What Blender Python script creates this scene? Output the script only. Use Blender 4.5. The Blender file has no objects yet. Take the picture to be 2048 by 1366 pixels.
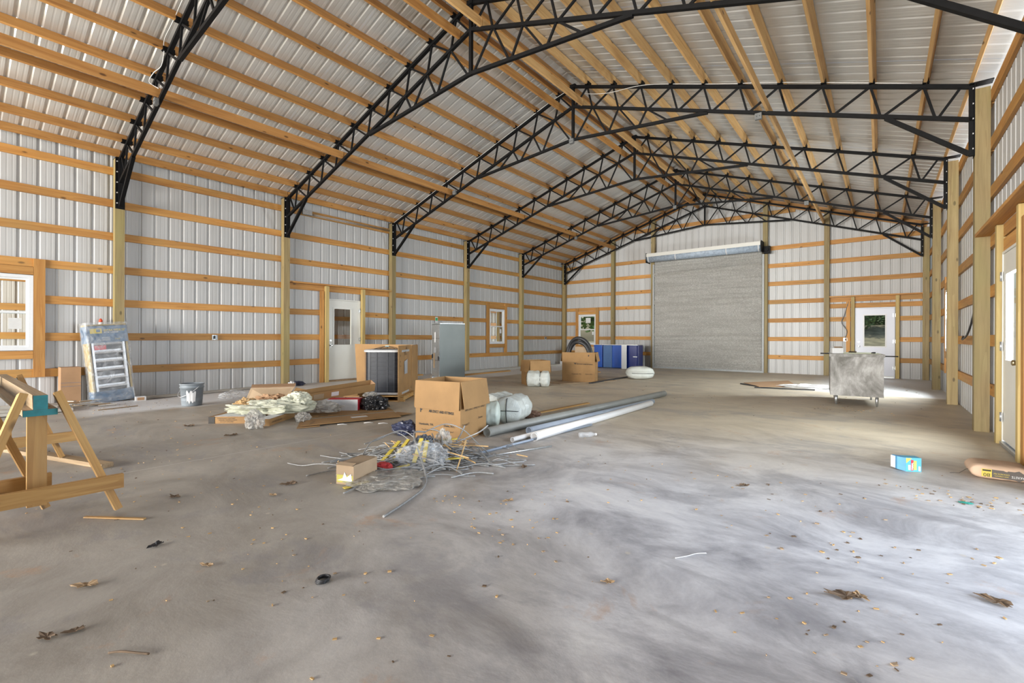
import bpy, bmesh, math, random
import numpy as np
from mathutils import Vector, Matrix, noise, Euler
random.seed(7)
scn = bpy.context.scene
C = scn.collection

# ------------------------------------------------------------------ camera
CY, FPX, TH, ROLL, CAMH = 674.6, 928.1, 0.6718, -0.0041, 1.157
cd = bpy.data.cameras.new('camera'); cam = bpy.data.objects.new('camera', cd); C.objects.link(cam)
cd.sensor_fit = 'HORIZONTAL'; cd.sensor_width = 36.0; cd.lens = 36.0 * FPX / 2048
cd.shift_y = (CY - 683.0) / 2048.0
cd.clip_start = 0.05; cd.clip_end = 500
cam.matrix_world = Matrix.Translation((0, 0, CAMH)) @ Matrix.Rotation(TH, 4, 'Z') @ Matrix.Rotation(math.pi / 2, 4, 'X') @ Matrix.Rotation(-ROLL, 4, 'Z')
scn.camera = cam
# ------------------------------------------------------------------ view
scn.view_settings.view_transform = 'Standard'; scn.view_settings.look = 'None'
scn.view_settings.gamma = 1.0; scn.view_settings.use_curve_mapping = False
scn.view_settings.exposure = -0.15
scn.cycles.use_denoising = True
scn.cycles.max_bounces = 8; scn.cycles.diffuse_bounces = 5; scn.cycles.transparent_max_bounces = 12
scn.cycles.caustics_reflective = False; scn.cycles.caustics_refractive = False
scn.cycles.sample_clamp_indirect = 6.0
# ------------------------------------------------------------------ sky
wd = bpy.data.worlds.new('sky'); scn.world = wd; wd.use_nodes = True
wn = wd.node_tree.nodes; wl = wd.node_tree.links; wn.clear()
sky = wn.new('ShaderNodeTexSky'); sky.sky_type = 'NISHITA'; sky.sun_disc = False
sky.sun_elevation = math.radians(48); sky.sun_rotation = math.radians(260); sky.dust_density = 2.0; sky.air_density = 1.2
bg = wn.new('ShaderNodeBackground'); bg.inputs[1].default_value = 0.15
wo = wn.new('ShaderNodeOutputWorld'); wl.new(sky.outputs[0], bg.inputs[0]); wl.new(bg.outputs[0], wo.inputs[0])
# ------------------------------------------------------------------ sun, daylight at doors and windows, added fill lamps
sd = bpy.data.lights.new('sun', 'SUN'); sd.energy = 3.2; sd.angle = 0.02; sd.color = (1, .95, .86)
so = bpy.data.objects.new('sun', sd); C.objects.link(so)
so.rotation_euler = Vector((-0.60, 0.12, 0.80)).to_track_quat('Z', 'Y').to_euler(); so.location = (-5, -5, 30)
def area(name, loc, direction, sx, sy, power, col):
    d = bpy.data.lights.new(name, 'AREA'); d.shape = 'RECTANGLE'; d.size = sx; d.size_y = sy; d.energy = power; d.color = col
    o = bpy.data.objects.new(name, d); C.objects.link(o); o.location = loc
    o.rotation_euler = Vector(direction).to_track_quat('-Z', 'Y').to_euler(); return o
L_SIDE = area('daylight_side_doorway', (4.6, 3.7, 1.6), (-1, 0.06, 0.12), 6.5, 3.2, 1250, (.77, .87, 1.0))
L_REAR = area('fill_rear_end', (-7.5, -13.0, 2.1), (0.03, 1, 0.20), 12.4, 4.0, 8800, (1.0, .97, .92))  # added fill lamp; stands in for daylight through an unseen open rear end
area('daylight_right_window', (1.22, 12.52, 1.55), (-1, -.05, .05), .8, 1.2, 640, (.90, .95, 1.0))
area('daylight_right_door_glass', (1.22, 6.92, 1.45), (-1, .1, .05), .5, .95, 160, (.90, .95, 1.0))
area('sky_over_far_window', (-9.7, 20.4, 4.6), (0, -1, -1.05), 3.0, 2.0, 380, (.92, .96, 1.0))
area('sky_over_far_door', (-.15, 20.4, 4.4), (0, -1, -1.0), 3.0, 2.0, 180, (.92, .96, 1.0))
area('fill_lean_to_south', (-12.7, -3.0, 1.5), (0, 1, 0), 2.4, 2.2, 330, (1.0, .97, .90))  # added lamp brightening the lean-to's inside from its unseen near end
area('fill_lean_to_north', (-12.45, 19.8, 1.5), (-.2, -1, 0), 1.6, 2.2, 200, (1.0, .97, .90))  # second added lamp, lifts the lean-to wall behind the window glass
area('bounce_right_eave', (1.62, 8.3, 3.75), (-.55, 0, .85), 18.4, .5, 170, (.93, .95, 1.0))

# ------------------------------------------------------------------ materials
def new_mat(name):
    m = bpy.data.materials.new(name); m.use_nodes = True
    nt = m.node_tree; nt.nodes.clear()
    out = nt.nodes.new('ShaderNodeOutputMaterial'); b = nt.nodes.new('ShaderNodeBsdfPrincipled')
    nt.links.new(b.outputs[0], out.inputs[0]); return m, nt, b, out
def N(nt, t, **k):
    n = nt.nodes.new(t)
    for a, v in k.items(): setattr(n, a, v)
    return n
def ramp(nt, fac, stops):
    r = nt.nodes.new('ShaderNodeValToRGB'); nt.links.new(fac, r.inputs[0])
    e = r.color_ramp.elements
    while len(e) < len(stops): e.new(0.5)
    for i, (p, c) in enumerate(stops): e[i].position = p; e[i].color = (c[0], c[1], c[2], 1) if len(c) == 3 else c
    return r.outputs[0]
def mixc(nt, fac, a, b, mode='MIX'):
    m = nt.nodes.new('ShaderNodeMix'); m.data_type = 'RGBA'; m.blend_type = mode
    for s, v in ((m.inputs[0], fac), (m.inputs[6], a), (m.inputs[7], b)):
        if isinstance(v, (int, float)): s.default_value = v
        elif isinstance(v, tuple): s.default_value = (*v, 1) if len(v) == 3 else v
        else: nt.links.new(v, s)
    return m.outputs[2]
def mathn(nt, op, a, b=0.0, clamp=False):
    m = nt.nodes.new('ShaderNodeMath'); m.operation = op; m.use_clamp = clamp
    for s, v in ((m.inputs[0], a), (m.inputs[1], b)):
        if isinstance(v, (int, float)): s.default_value = v
        else: nt.links.new(v, s)
    return m.outputs[0]
def bump(nt, b, h, strength, dist=0.01):
    n = nt.nodes.new('ShaderNodeBump'); n.inputs['Strength'].default_value = strength; n.inputs['Distance'].default_value = dist
    nt.links.new(h, n.inputs['Height']); nt.links.new(n.outputs[0], b.inputs['Normal'])
def noise_n(nt, vec, scale, detail=3, rough=.55, dist=0.0):
    n = nt.nodes.new('ShaderNodeTexNoise'); n.inputs['Scale'].default_value = scale; n.inputs['Detail'].default_value = detail
    n.inputs['Roughness'].default_value = rough; n.inputs['Distortion'].default_value = dist
    if vec is not None: nt.links.new(vec, n.inputs['Vector'])
    return n.outputs[0]
def objvec(nt, scale=(1, 1, 1), rand=True):
    tc = nt.nodes.new('ShaderNodeTexCoord'); mp = nt.nodes.new('ShaderNodeMapping'); mp.inputs['Scale'].default_value = scale
    nt.links.new(tc.outputs['Object'], mp.inputs['Vector'])
    if not rand: return mp.outputs[0]
    oi = nt.nodes.new('ShaderNodeObjectInfo'); v = nt.nodes.new('ShaderNodeVectorMath'); v.operation = 'ADD'
    s = nt.nodes.new('ShaderNodeVectorMath'); s.operation = 'SCALE'; s.inputs['Scale'].default_value = 40
    cb = nt.nodes.new('ShaderNodeCombineXYZ')
    for i in range(3): nt.links.new(oi.outputs['Random'], cb.inputs[i])
    nt.links.new(cb.outputs[0], s.inputs[0]); nt.links.new(s.outputs[0], v.inputs[0]); nt.links.new(mp.outputs[0], v.inputs[1])
    return v.outputs[0]
def plain(name, col, rough=.6, metal=0.0, var=0.08, scale=30, bmp=0.0, spec=None):
    m, nt, b, o = new_mat(name); v = objvec(nt)
    f = noise_n(nt, v, scale, 4)
    lo = tuple(max(0, c * (1 - var)) for c in col); hi = tuple(min(1, c * (1 + var)) for c in col)
    nt.links.new(ramp(nt, f, [(.3, lo), (.7, hi)]), b.inputs['Base Color'])
    b.inputs['Roughness'].default_value = rough; b.inputs['Metallic'].default_value = metal
    if spec is not None: b.inputs['Specular IOR Level'].default_value = spec
    if bmp: bump(nt, b, f, bmp, .004)
    return m
def wood(name, base, dark, light, knots=.5, rough=.62, stain=None):
    """planks: grain runs along local X"""
    m, nt, b, o = new_mat(name)
    v = objvec(nt, (.55, 9, 9)); g = noise_n(nt, v, 2.2, 3, .6, .6)
    w = N(nt, 'ShaderNodeTexWave', wave_type='BANDS', bands_direction='Y', wave_profile='SAW')
    w.inputs['Scale'].default_value = 1.6; w.inputs['Distortion'].default_value = 9; w.inputs['Detail'].default_value = 2; w.inputs['Detail Scale'].default_value = .8
    nt.links.new(v, w.inputs['Vector'])
    fine = noise_n(nt, objvec(nt, (2, 90, 90)), 2.0, 2)
    c1 = ramp(nt, g, [(.25, dark), (.5, base), (.75, light)])
    c2 = mixc(nt, .28, c1, mixc(nt, w.outputs[1], dark, light))
    c3 = mixc(nt, mathn(nt, 'MULTIPLY', fine, .28), c2, dark)
    vk = N(nt, 'ShaderNodeTexVoronoi', feature='F1'); vk.inputs['Scale'].default_value = 1.0
    nt.links.new(objvec(nt, (2.4, 5.5, 5.5)), vk.inputs['Vector'])
    kf = ramp(nt, vk.outputs['Distance'], [(.0, (1, 1, 1)), (.07, (.9,) * 3), (.12, (0, 0, 0))])
    c4 = mixc(nt, mathn(nt, 'MULTIPLY', kf, knots), c3, tuple(x * .28 for x in dark))
    if stain:
        s = noise_n(nt, objvec(nt, (.4, 1.2, 1.2)), 1.6, 3); sf = ramp(nt, s, [(.5, (0, 0, 0)), (.68, (1, 1, 1))])
        c4 = mixc(nt, mathn(nt, 'MULTIPLY', sf, .55), c4, stain)
    oi = N(nt, 'ShaderNodeObjectInfo')
    hv = N(nt, 'ShaderNodeHueSaturation'); nt.links.new(c4, hv.inputs['Color'])
    mr = N(nt, 'ShaderNodeMapRange'); mr.inputs[3].default_value = .82; mr.inputs[4].default_value = 1.14
    nt.links.new(oi.outputs['Random'], mr.inputs[0]); nt.links.new(mr.outputs[0], hv.inputs['Value'])
    nt.links.new(hv.outputs[0], b.inputs['Base Color'])
    b.inputs['Roughness'].default_value = rough; bump(nt, b, fine, .15, .003)
    return m
M = {}
M['girt'] = wood('pine_girt', (.49, .235, .056), (.31, .125, .026), (.60, .325, .092), .9, stain=(.34, .215, .07))
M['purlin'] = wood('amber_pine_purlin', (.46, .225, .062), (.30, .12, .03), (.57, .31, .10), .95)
M['purlin_lit'] = wood('lit_pine_purlin', (.66, .405, .165), (.46, .24, .08), (.78, .53, .25), .95)  # brighter purlin pine; puts light on the right slope into the colour
M['post'] = wood('treated_post', (.29, .215, .095), (.17, .115, .045), (.38, .295, .14), .8, stain=(.28, .25, .09))
M['trimmer'] = wood('treated_trimmer', (.45, .335, .125), (.32, .215, .07), (.55, .43, .19), .4)
M['lumber'] = wood('lumber', (.46, .25, .07), (.29, .135, .032), (.56, .34, .115), .8, stain=(.36, .27, .14))
M['old_lumber'] = wood('weathered_lumber', (.33, .225, .12), (.19, .12, .06), (.43, .31, .18), .6)
M['gray_lumber'] = wood('weathered_board', (.50, .47, .42), (.33, .30, .25), (.64, .60, .53), .2)
M['black'] = plain('black_painted_steel', (.0045, .0045, .005), .55, .0, .3, 12, spec=.15)
M['white'] = plain('white_vinyl', (.66, .67, .68), .35, 0, .02)
M['door'] = plain('primed_door', (.66, .65, .60), .4, 0, .03, 3)
M['doorw'] = plain('white_door', (.66, .69, .78), .35, 0, .02, 3)
M['galv'] = plain('galvanised_steel', (.55, .57, .58), .35, .85, .12, 25)
M['zinc'] = plain('bright_bolt', (.8, .8, .8), .3, .6, .05)
M['brass'] = plain('brass_knob', (.38, .30, .17), .3, .9, .1)
M['dark'] = plain('dark_rubber', (.02, .02, .022), .5, 0, .2)
M['grayplastic'] = plain('gray_plastic', (.19, .215, .235), .45, 0, .08, 8)
M['ink'] = plain('black_ink', (.03, .025, .02), .7)
M['paper'] = plain('white_paper', (.60, .60, .60), .7, 0, .03)
M['cord'] = plain('grey_cable', (.55, .54, .52), .4, 0, .05)

def metal_sheet(name, c0, c1, rough, metallic, scale=(3, 3, .3)):
    m, nt, b, o = new_mat(name)
    f = noise_n(nt, objvec(nt, scale, False), 1.3, 3)
    nt.links.new(ramp(nt, f, [(.3, c0), (.7, c1)]), b.inputs['Base Color'])
    b.inputs['Metallic'].default_value = metallic
    r = N(nt, 'ShaderNodeMapRange'); r.inputs[3].default_value = rough - .03; r.inputs[4].default_value = rough + .05
    nt.links.new(noise_n(nt, objvec(nt, (1, 1, 1), False), 1.5, 2), r.inputs[0]); nt.links.new(r.outputs[0], b.inputs['Roughness'])
    return m
M['wallsheet'] = metal_sheet('steel_wall_sheet', (.42, .415, .405), (.48, .48, .478), .42, .0)
M['roofsheet'] = metal_sheet('galvalume_roof_sheet', (.57, .56, .54), (.66, .65, .63), .31, .42, (.5, 1.5, .5))

def glass_mat():
    m = bpy.data.materials.new('window_glass'); m.use_nodes = True; nt = m.node_tree; nt.nodes.clear()
    out = nt.nodes.new('ShaderNodeOutputMaterial'); mx = nt.nodes.new('ShaderNodeMixShader'); t = nt.nodes.new('ShaderNodeBsdfTransparent'); g = nt.nodes.new('ShaderNodeBsdfGlossy')
    t.inputs[0].default_value = (.93, .95, .94, 1); g.inputs['Roughness'].default_value = .03
    fr = nt.nodes.new('ShaderNodeFresnel'); fr.inputs[0].default_value = 1.45
    ge = nt.nodes.new('ShaderNodeNewGeometry')
    nt.links.new(mathn(nt, 'MULTIPLY', fr.outputs[0], mathn(nt, 'SUBTRACT', 1.0, ge.outputs['Backfacing'])), mx.inputs[0]); nt.links.new(t.outputs[0], mx.inputs[1]); nt.links.new(g.outputs[0], mx.inputs[2]); nt.links.new(mx.outputs[0], out.inputs[0])
    return m
M['glass'] = glass_mat()
def film_mat(name, col, lo, hi, rough=.25, scale=14):
    m = bpy.data.materials.new(name); m.use_nodes = True; nt = m.node_tree; nt.nodes.clear()
    out = nt.nodes.new('ShaderNodeOutputMaterial'); mx = nt.nodes.new('ShaderNodeMixShader'); t = nt.nodes.new('ShaderNodeBsdfTransparent'); b = nt.nodes.new('ShaderNodeBsdfPrincipled')
    b.inputs['Base Color'].default_value = (*col, 1); b.inputs['Roughness'].default_value = rough
    f = noise_n(nt, objvec(nt), scale, 5, .65, 1.2)
    r = N(nt, 'ShaderNodeMapRange'); r.inputs[1].default_value = .35; r.inputs[2].default_value = .68; r.inputs[3].default_value = lo; r.inputs[4].default_value = hi
    nt.links.new(f, r.inputs[0]); nt.links.new(r.outputs[0], mx.inputs[0]); nt.links.new(t.outputs[0], mx.inputs[1]); nt.links.new(b.outputs[0], mx.inputs[2])
    nt.links.new(mx.outputs[0], out.inputs[0]); bump(nt, b, f, .8, .02)
    return m
M['film'] = film_mat('clear_plastic_film', (.66, .68, .70), .06, .42, .22, 6)
M['filmw'] = film_mat('cloudy_plastic_film', (.46, .44, .40), .3, .85, .35, 8)

def card_mat(name, base, wear):
    m, nt, b, o = new_mat(name)
    v = objvec(nt); f = noise_n(nt, v, 3.5, 4); fi = noise_n(nt, objvec(nt, (90, 90, 6)), 2, 2)
    c = ramp(nt, f, [(.3, tuple(x * .84 for x in base)), (.7, tuple(min(1, x * 1.1) for x in base))])
    nt.links.new(mixc(nt, mathn(nt, 'MULTIPLY', fi, .22), c, wear), b.inputs['Base Color'])
    b.inputs['Roughness'].default_value = .78; bump(nt, b, f, .12, .01); return m
M['card'] = card_mat('cardboard', (.32, .182, .070), (.22, .115, .042))
M['cardpale'] = card_mat('pale_cardboard', (.37, .265, .165), (.27, .185, .11))
M['cardred'] = card_mat('reddish_cardboard', (.38, .225, .12), (.27, .15, .075))
M['teal'] = plain('teal_paint', (.012, .20, .225), .5, 0, .2, 20)

def floor_mat():
    m, nt, b, o = new_mat('concrete')
    tc = N(nt, 'ShaderNodeTexCoord'); P = tc.outputs['Object']
    sp = N(nt, 'ShaderNodeSeparateXYZ'); nt.links.new(P, sp.inputs[0])
    X, Y = sp.outputs[0], sp.outputs[1]
    def mapped(s, rot=0.0):
        mp = N(nt, 'ShaderNodeMapping'); mp.inputs['Scale'].default_value = s; mp.inputs['Rotation'].default_value = (0, 0, rot); nt.links.new(P, mp.inputs[0]); return mp.outputs[0]
    big = noise_n(nt, mapped((.45, .45, 1)), 1.0, 5, .6, .8)
    mid = noise_n(nt, mapped((1.0, 1.5, 1), .6), 1.15, 9, .70, .55)
    sml = noise_n(nt, P, 34, 4, .6)
    cool_grey = ramp(nt, mid, [(.34, (.29, .29, .315)), (.46, (.49, .49, .515)), (.56, (.65, .65, .67)), (.68, (.76, .76, .76))])
    film = ramp(nt, mid, [(.32, (.25, .225, .19)), (.5, (.345, .315, .275)), (.66, (.43, .395, .345))])
    dusty = ramp(nt, mid, [(.30, (.40, .335, .25)), (.5, (.53, .45, .34)), (.68, (.63, .54, .41))])
    nz = mathn(nt, 'MULTIPLY', mathn(nt, 'SUBTRACT', big, .5), 2.6)
    # brown-grey tone left of a slanting line, pale grey right of it, tan dust farther in
    f1 = mathn(nt, 'ADD', mathn(nt, 'ADD', mathn(nt, 'MULTIPLY', X, .757), mathn(nt, 'MULTIPLY', Y, .653)), nz)
    r1 = N(nt, 'ShaderNodeMapRange'); r1.interpolation_type = 'SMOOTHSTEP'; r1.inputs[1].default_value = -1.1; r1.inputs[2].default_value = .9; nt.links.new(f1, r1.inputs[0])
    c = mixc(nt, r1.outputs[0], film, cool_grey)
    f2 = mathn(nt, 'ADD', mathn(nt, 'ADD', Y, mathn(nt, 'MULTIPLY', X, -.22)), nz)
    mr = N(nt, 'ShaderNodeMapRange'); mr.interpolation_type = 'SMOOTHSTEP'; mr.inputs[1].default_value = 2.6; mr.inputs[2].default_value = 7.5; nt.links.new(f2, mr.inputs[0])
    c = mixc(nt, mr.outputs[0], c, dusty)
    # dark patches where water dried
    dk = ramp(nt, noise_n(nt, mapped((.8, 1.3, 1), .9), 1.0, 8, .72, .6), [(.53, (0, 0, 0)), (.61, (1, 1, 1))])
    c = mixc(nt, mathn(nt, 'MULTIPLY', dk, .36), c, (.20, .20, .22))
    # orange clay marks
    oc = ramp(nt, noise_n(nt, mapped((1.6, 1.6, 1)), 1.15, 6, .72, .5), [(.60, (0, 0, 0)), (.70, (1, 1, 1))])
    c = mixc(nt, mathn(nt, 'MULTIPLY', oc, .42), c, (.48, .25, .11))
    # paler border along the left wall and the far right corner
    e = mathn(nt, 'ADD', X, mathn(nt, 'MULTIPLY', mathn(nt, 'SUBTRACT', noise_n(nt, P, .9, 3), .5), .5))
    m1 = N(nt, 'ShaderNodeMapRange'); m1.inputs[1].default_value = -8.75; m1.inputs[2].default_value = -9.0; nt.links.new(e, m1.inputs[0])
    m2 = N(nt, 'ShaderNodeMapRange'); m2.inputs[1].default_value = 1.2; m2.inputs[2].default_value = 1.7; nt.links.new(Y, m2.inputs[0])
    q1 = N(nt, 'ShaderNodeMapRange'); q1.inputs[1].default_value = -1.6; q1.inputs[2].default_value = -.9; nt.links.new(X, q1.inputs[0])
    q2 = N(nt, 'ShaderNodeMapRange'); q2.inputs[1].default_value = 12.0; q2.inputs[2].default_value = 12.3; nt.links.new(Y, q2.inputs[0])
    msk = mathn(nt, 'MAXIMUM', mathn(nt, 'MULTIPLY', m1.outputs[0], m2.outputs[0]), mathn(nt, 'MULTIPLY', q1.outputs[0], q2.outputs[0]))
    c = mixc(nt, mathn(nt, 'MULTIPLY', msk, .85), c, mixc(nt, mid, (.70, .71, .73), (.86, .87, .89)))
    # specks
    vo = N(nt, 'ShaderNodeTexVoronoi'); vo.inputs['Scale'].default_value = 3.2; nt.links.new(P, vo.inputs['Vector'])
    sk = ramp(nt, vo.outputs['Distance'], [(.03, (1, 1, 1)), (.06, (0, 0, 0))])
    c = mixc(nt, mathn(nt, 'MULTIPLY', sk, .6), c, (.62, .56, .46))
    c = mixc(nt, mathn(nt, 'MULTIPLY', sml, .16), c, (.14, .13, .12))
    # saw cut joints every 12.2 ft across and one along
    def joint(co, off, per, wd=.004):
        a = mathn(nt, 'PINGPONG', mathn(nt, 'ADD', co, off), per / 2)
        r = N(nt, 'ShaderNodeMapRange'); r.inputs[1].default_value = wd; r.inputs[2].default_value = wd * 1.7; r.inputs[3].default_value = 1; r.inputs[4].default_value = 0; nt.links.new(a, r.inputs[0]); return r.outputs[0]
    jm = mathn(nt, 'MAXIMUM', joint(Y, -5.22 + 6.1 * 10, 6.1), joint(X, 4.99 + 6.1 * 10, 6.1))
    c = mixc(nt, mathn(nt, 'MULTIPLY', jm, .55), c, (.62, .61, .60))
    nt.links.new(c, b.inputs['Base Color'])
    rr = N(nt, 'ShaderNodeMapRange'); rr.inputs[3].default_value = .38; rr.inputs[4].default_value = .68; nt.links.new(mid, rr.inputs[0]); nt.links.new(rr.outputs[0], b.inputs['Roughness'])
    # trowel arcs
    w = N(nt, 'ShaderNodeTexWave', wave_type='RINGS', rings_direction='Z'); w.inputs['Scale'].default_value = 9; w.inputs['Distortion'].default_value = 5; w.inputs['Detail Scale'].default_value = .35
    nt.links.new(mapped((1, 1, 1)), w.inputs['Vector'])
    h = mathn(nt, 'ADD', mathn(nt, 'MULTIPLY', mid, .8), mathn(nt, 'MULTIPLY', sml, .14))
    bump(nt, b, h, .22, .02)
    return m
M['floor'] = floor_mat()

# ------------------------------------------------------------------ mesh helpers
def link(name, me, mat, parent=None, loc=None, rot=None, mtx=None, kind=None):
    o = bpy.data.objects.new(name, me); C.objects.link(o)
    if mat is not None:
        for mm in (mat if isinstance(mat, (list, tuple)) else [mat]): me.materials.append(mm)
    if mtx is not None: o.matrix_basis = mtx
    if loc is not None: o.location = loc
    if rot is not None: o.rotation_euler = rot
    if parent is not None: o.parent = parent
    if kind: o['kind'] = kind
    return o
class MB:
    def __init__(s): s.v = []; s.f = []; s.m = []; s.sm = []; s.cur = 0; s.smooth = False
    def add(s, vs, fs):
        b = len(s.v); s.v += [tuple(p) for p in vs]
        for f in fs: s.f.append(tuple(i + b for i in f)); s.m.append(s.cur); s.sm.append(s.smooth)
    def box(s, c, d, R=None):
        x, y, z = d[0] / 2, d[1] / 2, d[2] / 2
        vs = [Vector((a * x, b * y, e * z)) for e in (-1, 1) for b in (-1, 1) for a in (-1, 1)]
        if R is not None: vs = [R @ v for v in vs]
        vs = [v + Vector(c) for v in vs]
        s.add(vs, [(0, 2, 3, 1), (4, 5, 7, 6), (0, 1, 5, 4), (2, 6, 7, 3), (0, 4, 6, 2), (1, 3, 7, 5)]); return s
    def box2(s, a, b):
        return s.box([(a[i] + b[i]) / 2 for i in range(3)], [abs(b[i] - a[i]) for i in range(3)])
    def beam(s, p0, p1, w, t, up=(0, 0, 1)):
        p0, p1 = Vector(p0), Vector(p1); x = (p1 - p0); L = x.length; x.normalize(); up = Vector(up)
        y = up.cross(x).normalized(); z = x.cross(y)
        R = Matrix((x, y, z)).transposed(); return s.box((p0 + p1) / 2, (L, t, w), R)
    def tube(s, pts, r, n=10, cap=True, radii=None):
        pts = [Vector(p) for p in pts]; rings = []; b = len(s.v); prev = None
        for i, p in enumerate(pts):
            d = (pts[min(i + 1, len(pts) - 1)] - pts[max(i - 1, 0)]).normalized()
            if prev is None:
                u = d.orthogonal().normalized()
            else:
                u = (prev - d * prev.dot(d));  u = u.normalized() if u.length > 1e-6 else d.orthogonal().normalized()
            prev = u; w = d.cross(u); rr = radii[i] if radii else r
            s.v += [tuple(p + (u * math.cos(2 * math.pi * k / n) + w * math.sin(2 * math.pi * k / n)) * rr) for k in range(n)]
        for i in range(len(pts) - 1):
            for k in range(n):
                a = b + i * n + k; c = b + i * n + (k + 1) % n
                s.f.append((a, c, c + n, a + n)); s.m.append(s.cur); s.sm.append(True)
        if cap:
            for q, rev in ((b, True), (b + (len(pts) - 1) * n, False)):
                f = list(range(q, q + n)); f = f[::-1] if rev else f; s.f.append(tuple(f)); s.m.append(s.cur); s.sm.append(False)
        return s
    def pipe(s, p0, p1, r, ri, n=18):
        """hollow pipe"""
        p0, p1 = Vector(p0), Vector(p1); d = (p1 - p0).normalized(); u = d.orthogonal().normalized(); w = d.cross(u); b = len(s.v)
        for p, rr in ((p0, r), (p1, r), (p1, ri), (p0, ri)):
            s.v += [tuple(p + (u * math.cos(2 * math.pi * k / n) + w * math.sin(2 * math.pi * k / n)) * rr) for k in range(n)]
        for j in range(4):
            for k in range(n):
                a = b + j * n + k; c = b + j * n + (k + 1) % n; e = b + ((j + 1) % 4) * n
                s.f.append((a, c, e + (k + 1) % n, e + k)); s.m.append(s.cur); s.sm.append(j in (0, 2))
        return s
    def lathe(s, prof, n=24, c=(0, 0, 0)):
        b = len(s.v)
        for r, z in prof: s.v += [(c[0] + r * math.cos(2 * math.pi * k / n), c[1] + r * math.sin(2 * math.pi * k / n), c[2] + z) for k in range(n)]
        for i in range(len(prof) - 1):
            for k in range(n):
                a = b + i * n + k; d = b + i * n + (k + 1) % n; s.f.append((a, d, d + n, a + n)); s.m.append(s.cur); s.sm.append(True)
        return s
    def prism(s, poly, p, ex, ey, ez, t):
        """polygon (2-D) placed at p on axes ex, ey and thickened by t along ez"""
        p, ex, ey, ez = Vector(p), Vector(ex), Vector(ey), Vector(ez); n = len(poly)
        vs = [p + ex * a + ey * b2 for a, b2 in poly] + [p + ex * a + ey * b2 + ez * t for a, b2 in poly]
        s.add(vs, [tuple(range(n))[::-1], tuple(range(n, 2 * n))] + [(i, (i + 1) % n, (i + 1) % n + n, i + n) for i in range(n)]); return s
    def mesh(s, name):
        me = bpy.data.meshes.new(name); me.from_pydata(s.v, [], s.f); me.update()
        me.polygons.foreach_set('material_index', s.m); me.polygons.foreach_set('use_smooth', s.sm)
        bm = bmesh.new(); bm.from_mesh(me); bmesh.ops.recalc_face_normals(bm, faces=bm.faces); bm.to_mesh(me); bm.free()
        return me
    def obj(s, name, mat, parent=None, **k): return link(name, s.mesh(name), mat, parent, **k)
def bevel(o, w, seg=2):
    b = bmesh.new(); b.from_mesh(o.data); bmesh.ops.bevel(b, geom=list(b.edges), offset=w, segments=seg, affect='EDGES', profile=.6); b.to_mesh(o.data); b.free(); return o
def tag(o, label=None, cat=None, group=None, kind=None):
    if label: o['label'] = label
    if cat: o['category'] = cat
    if group: o['group'] = group
    if kind: o['kind'] = kind
    return o
def thing(name, label, cat, loc=(0, 0, 0), rz=0.0, group=None, kind=None):
    o = bpy.data.objects.new(name, None); C.objects.link(o); o.empty_display_size = .1
    o.location = loc; o.rotation_euler = (0, 0, rz); return tag(o, label, cat, group, kind)
def struct(name): return thing(name, None, None, kind='structure')
def dup(o, parent=None):
    c = o.copy(); C.objects.link(c); c.parent = parent
    for ch in list(o.children): dup(ch, c)
    return c
_bc = {}
def board(name, p0, p1, w, t, mat, parent=None, up=(0, 0, 1), **k):
    """a plank from p0 to p1, w tall along up, t thick; local X runs along it"""
    p0, p1 = Vector(p0), Vector(p1); x = p1 - p0; L = x.length; x.normalize(); u = Vector(up)
    y = u.cross(x).normalized(); z = x.cross(y)
    key = (round(L, 3), w, t, mat.name)
    me = _bc.get(key)
    if me is None:
        me = MB().box((0, 0, 0), (L, t, w)).mesh(name); me.materials.append(mat); _bc[key] = me
    o = bpy.data.objects.new(name, me); C.objects.link(o)
    R = Matrix((x, y, z)).transposed().to_4x4(); R.translation = (p0 + p1) / 2; o.matrix_basis = R
    if parent is not None: o.parent = parent
    for a, v in k.items(): o[a] = v
    return o
def lettering(text, size, mat, parent, p, right, up, align='LEFT', offset=0.0, name='lettering', bold=0.0, squash=1.0):
    cu = bpy.data.curves.new('t', 'FONT'); cu.body = text; cu.size = size; cu.align_x = align; cu.offset = bold; cu.resolution_u = 3
    t = bpy.data.objects.new('t', cu); C.objects.link(t)
    dg = bpy.context.evaluated_depsgraph_get(); me = bpy.data.meshes.new_from_object(t.evaluated_get(dg)); me.name = name
    bpy.data.objects.remove(t)
    r, u = Vector(right).normalized(), Vector(up).normalized(); n = r.cross(u)
    R = Matrix((r * squash, u, n)).transposed().to_4x4(); R.translation = Vector(p) + n * offset
    me.transform(R); me.materials.clear()
    return link(name, me, mat, parent)
def crumple(name, mat, parent, size, seed, sub=4, amp=.35, freq=2.2, flat=True, loc=(0, 0, 0), rz=0, sharp=True):
    bm = bmesh.new(); bmesh.ops.create_icosphere(bm, subdivisions=sub, radius=1)
    sv = Vector((seed * 3.7, seed * 1.3, seed * 9.1))
    for v in bm.verts:
        d = v.co.normalized(); a = noise.fractal(d * freq + sv, 1.0, 2.0, 5)
        rdg = 1 - abs(noise.noise(d * freq * 2.2 + sv)) * 2 if sharp else 0
        q = d * (1 + amp * a + amp * .35 * rdg)
        v.co = Vector((q.x * size[0], q.y * size[1], q.z * size[2] + size[2] * (.75 if flat else 0)))
        if flat and v.co.z < 0.002: v.co.z = 0.002 + .002 * abs(a)
    me = bpy.data.meshes.new(name); bm.to_mesh(me); bm.free()
    for p in me.polygons: p.use_smooth = not sharp
    return link(name, me, mat, parent, loc=loc, rot=(0, 0, rz))

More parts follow.
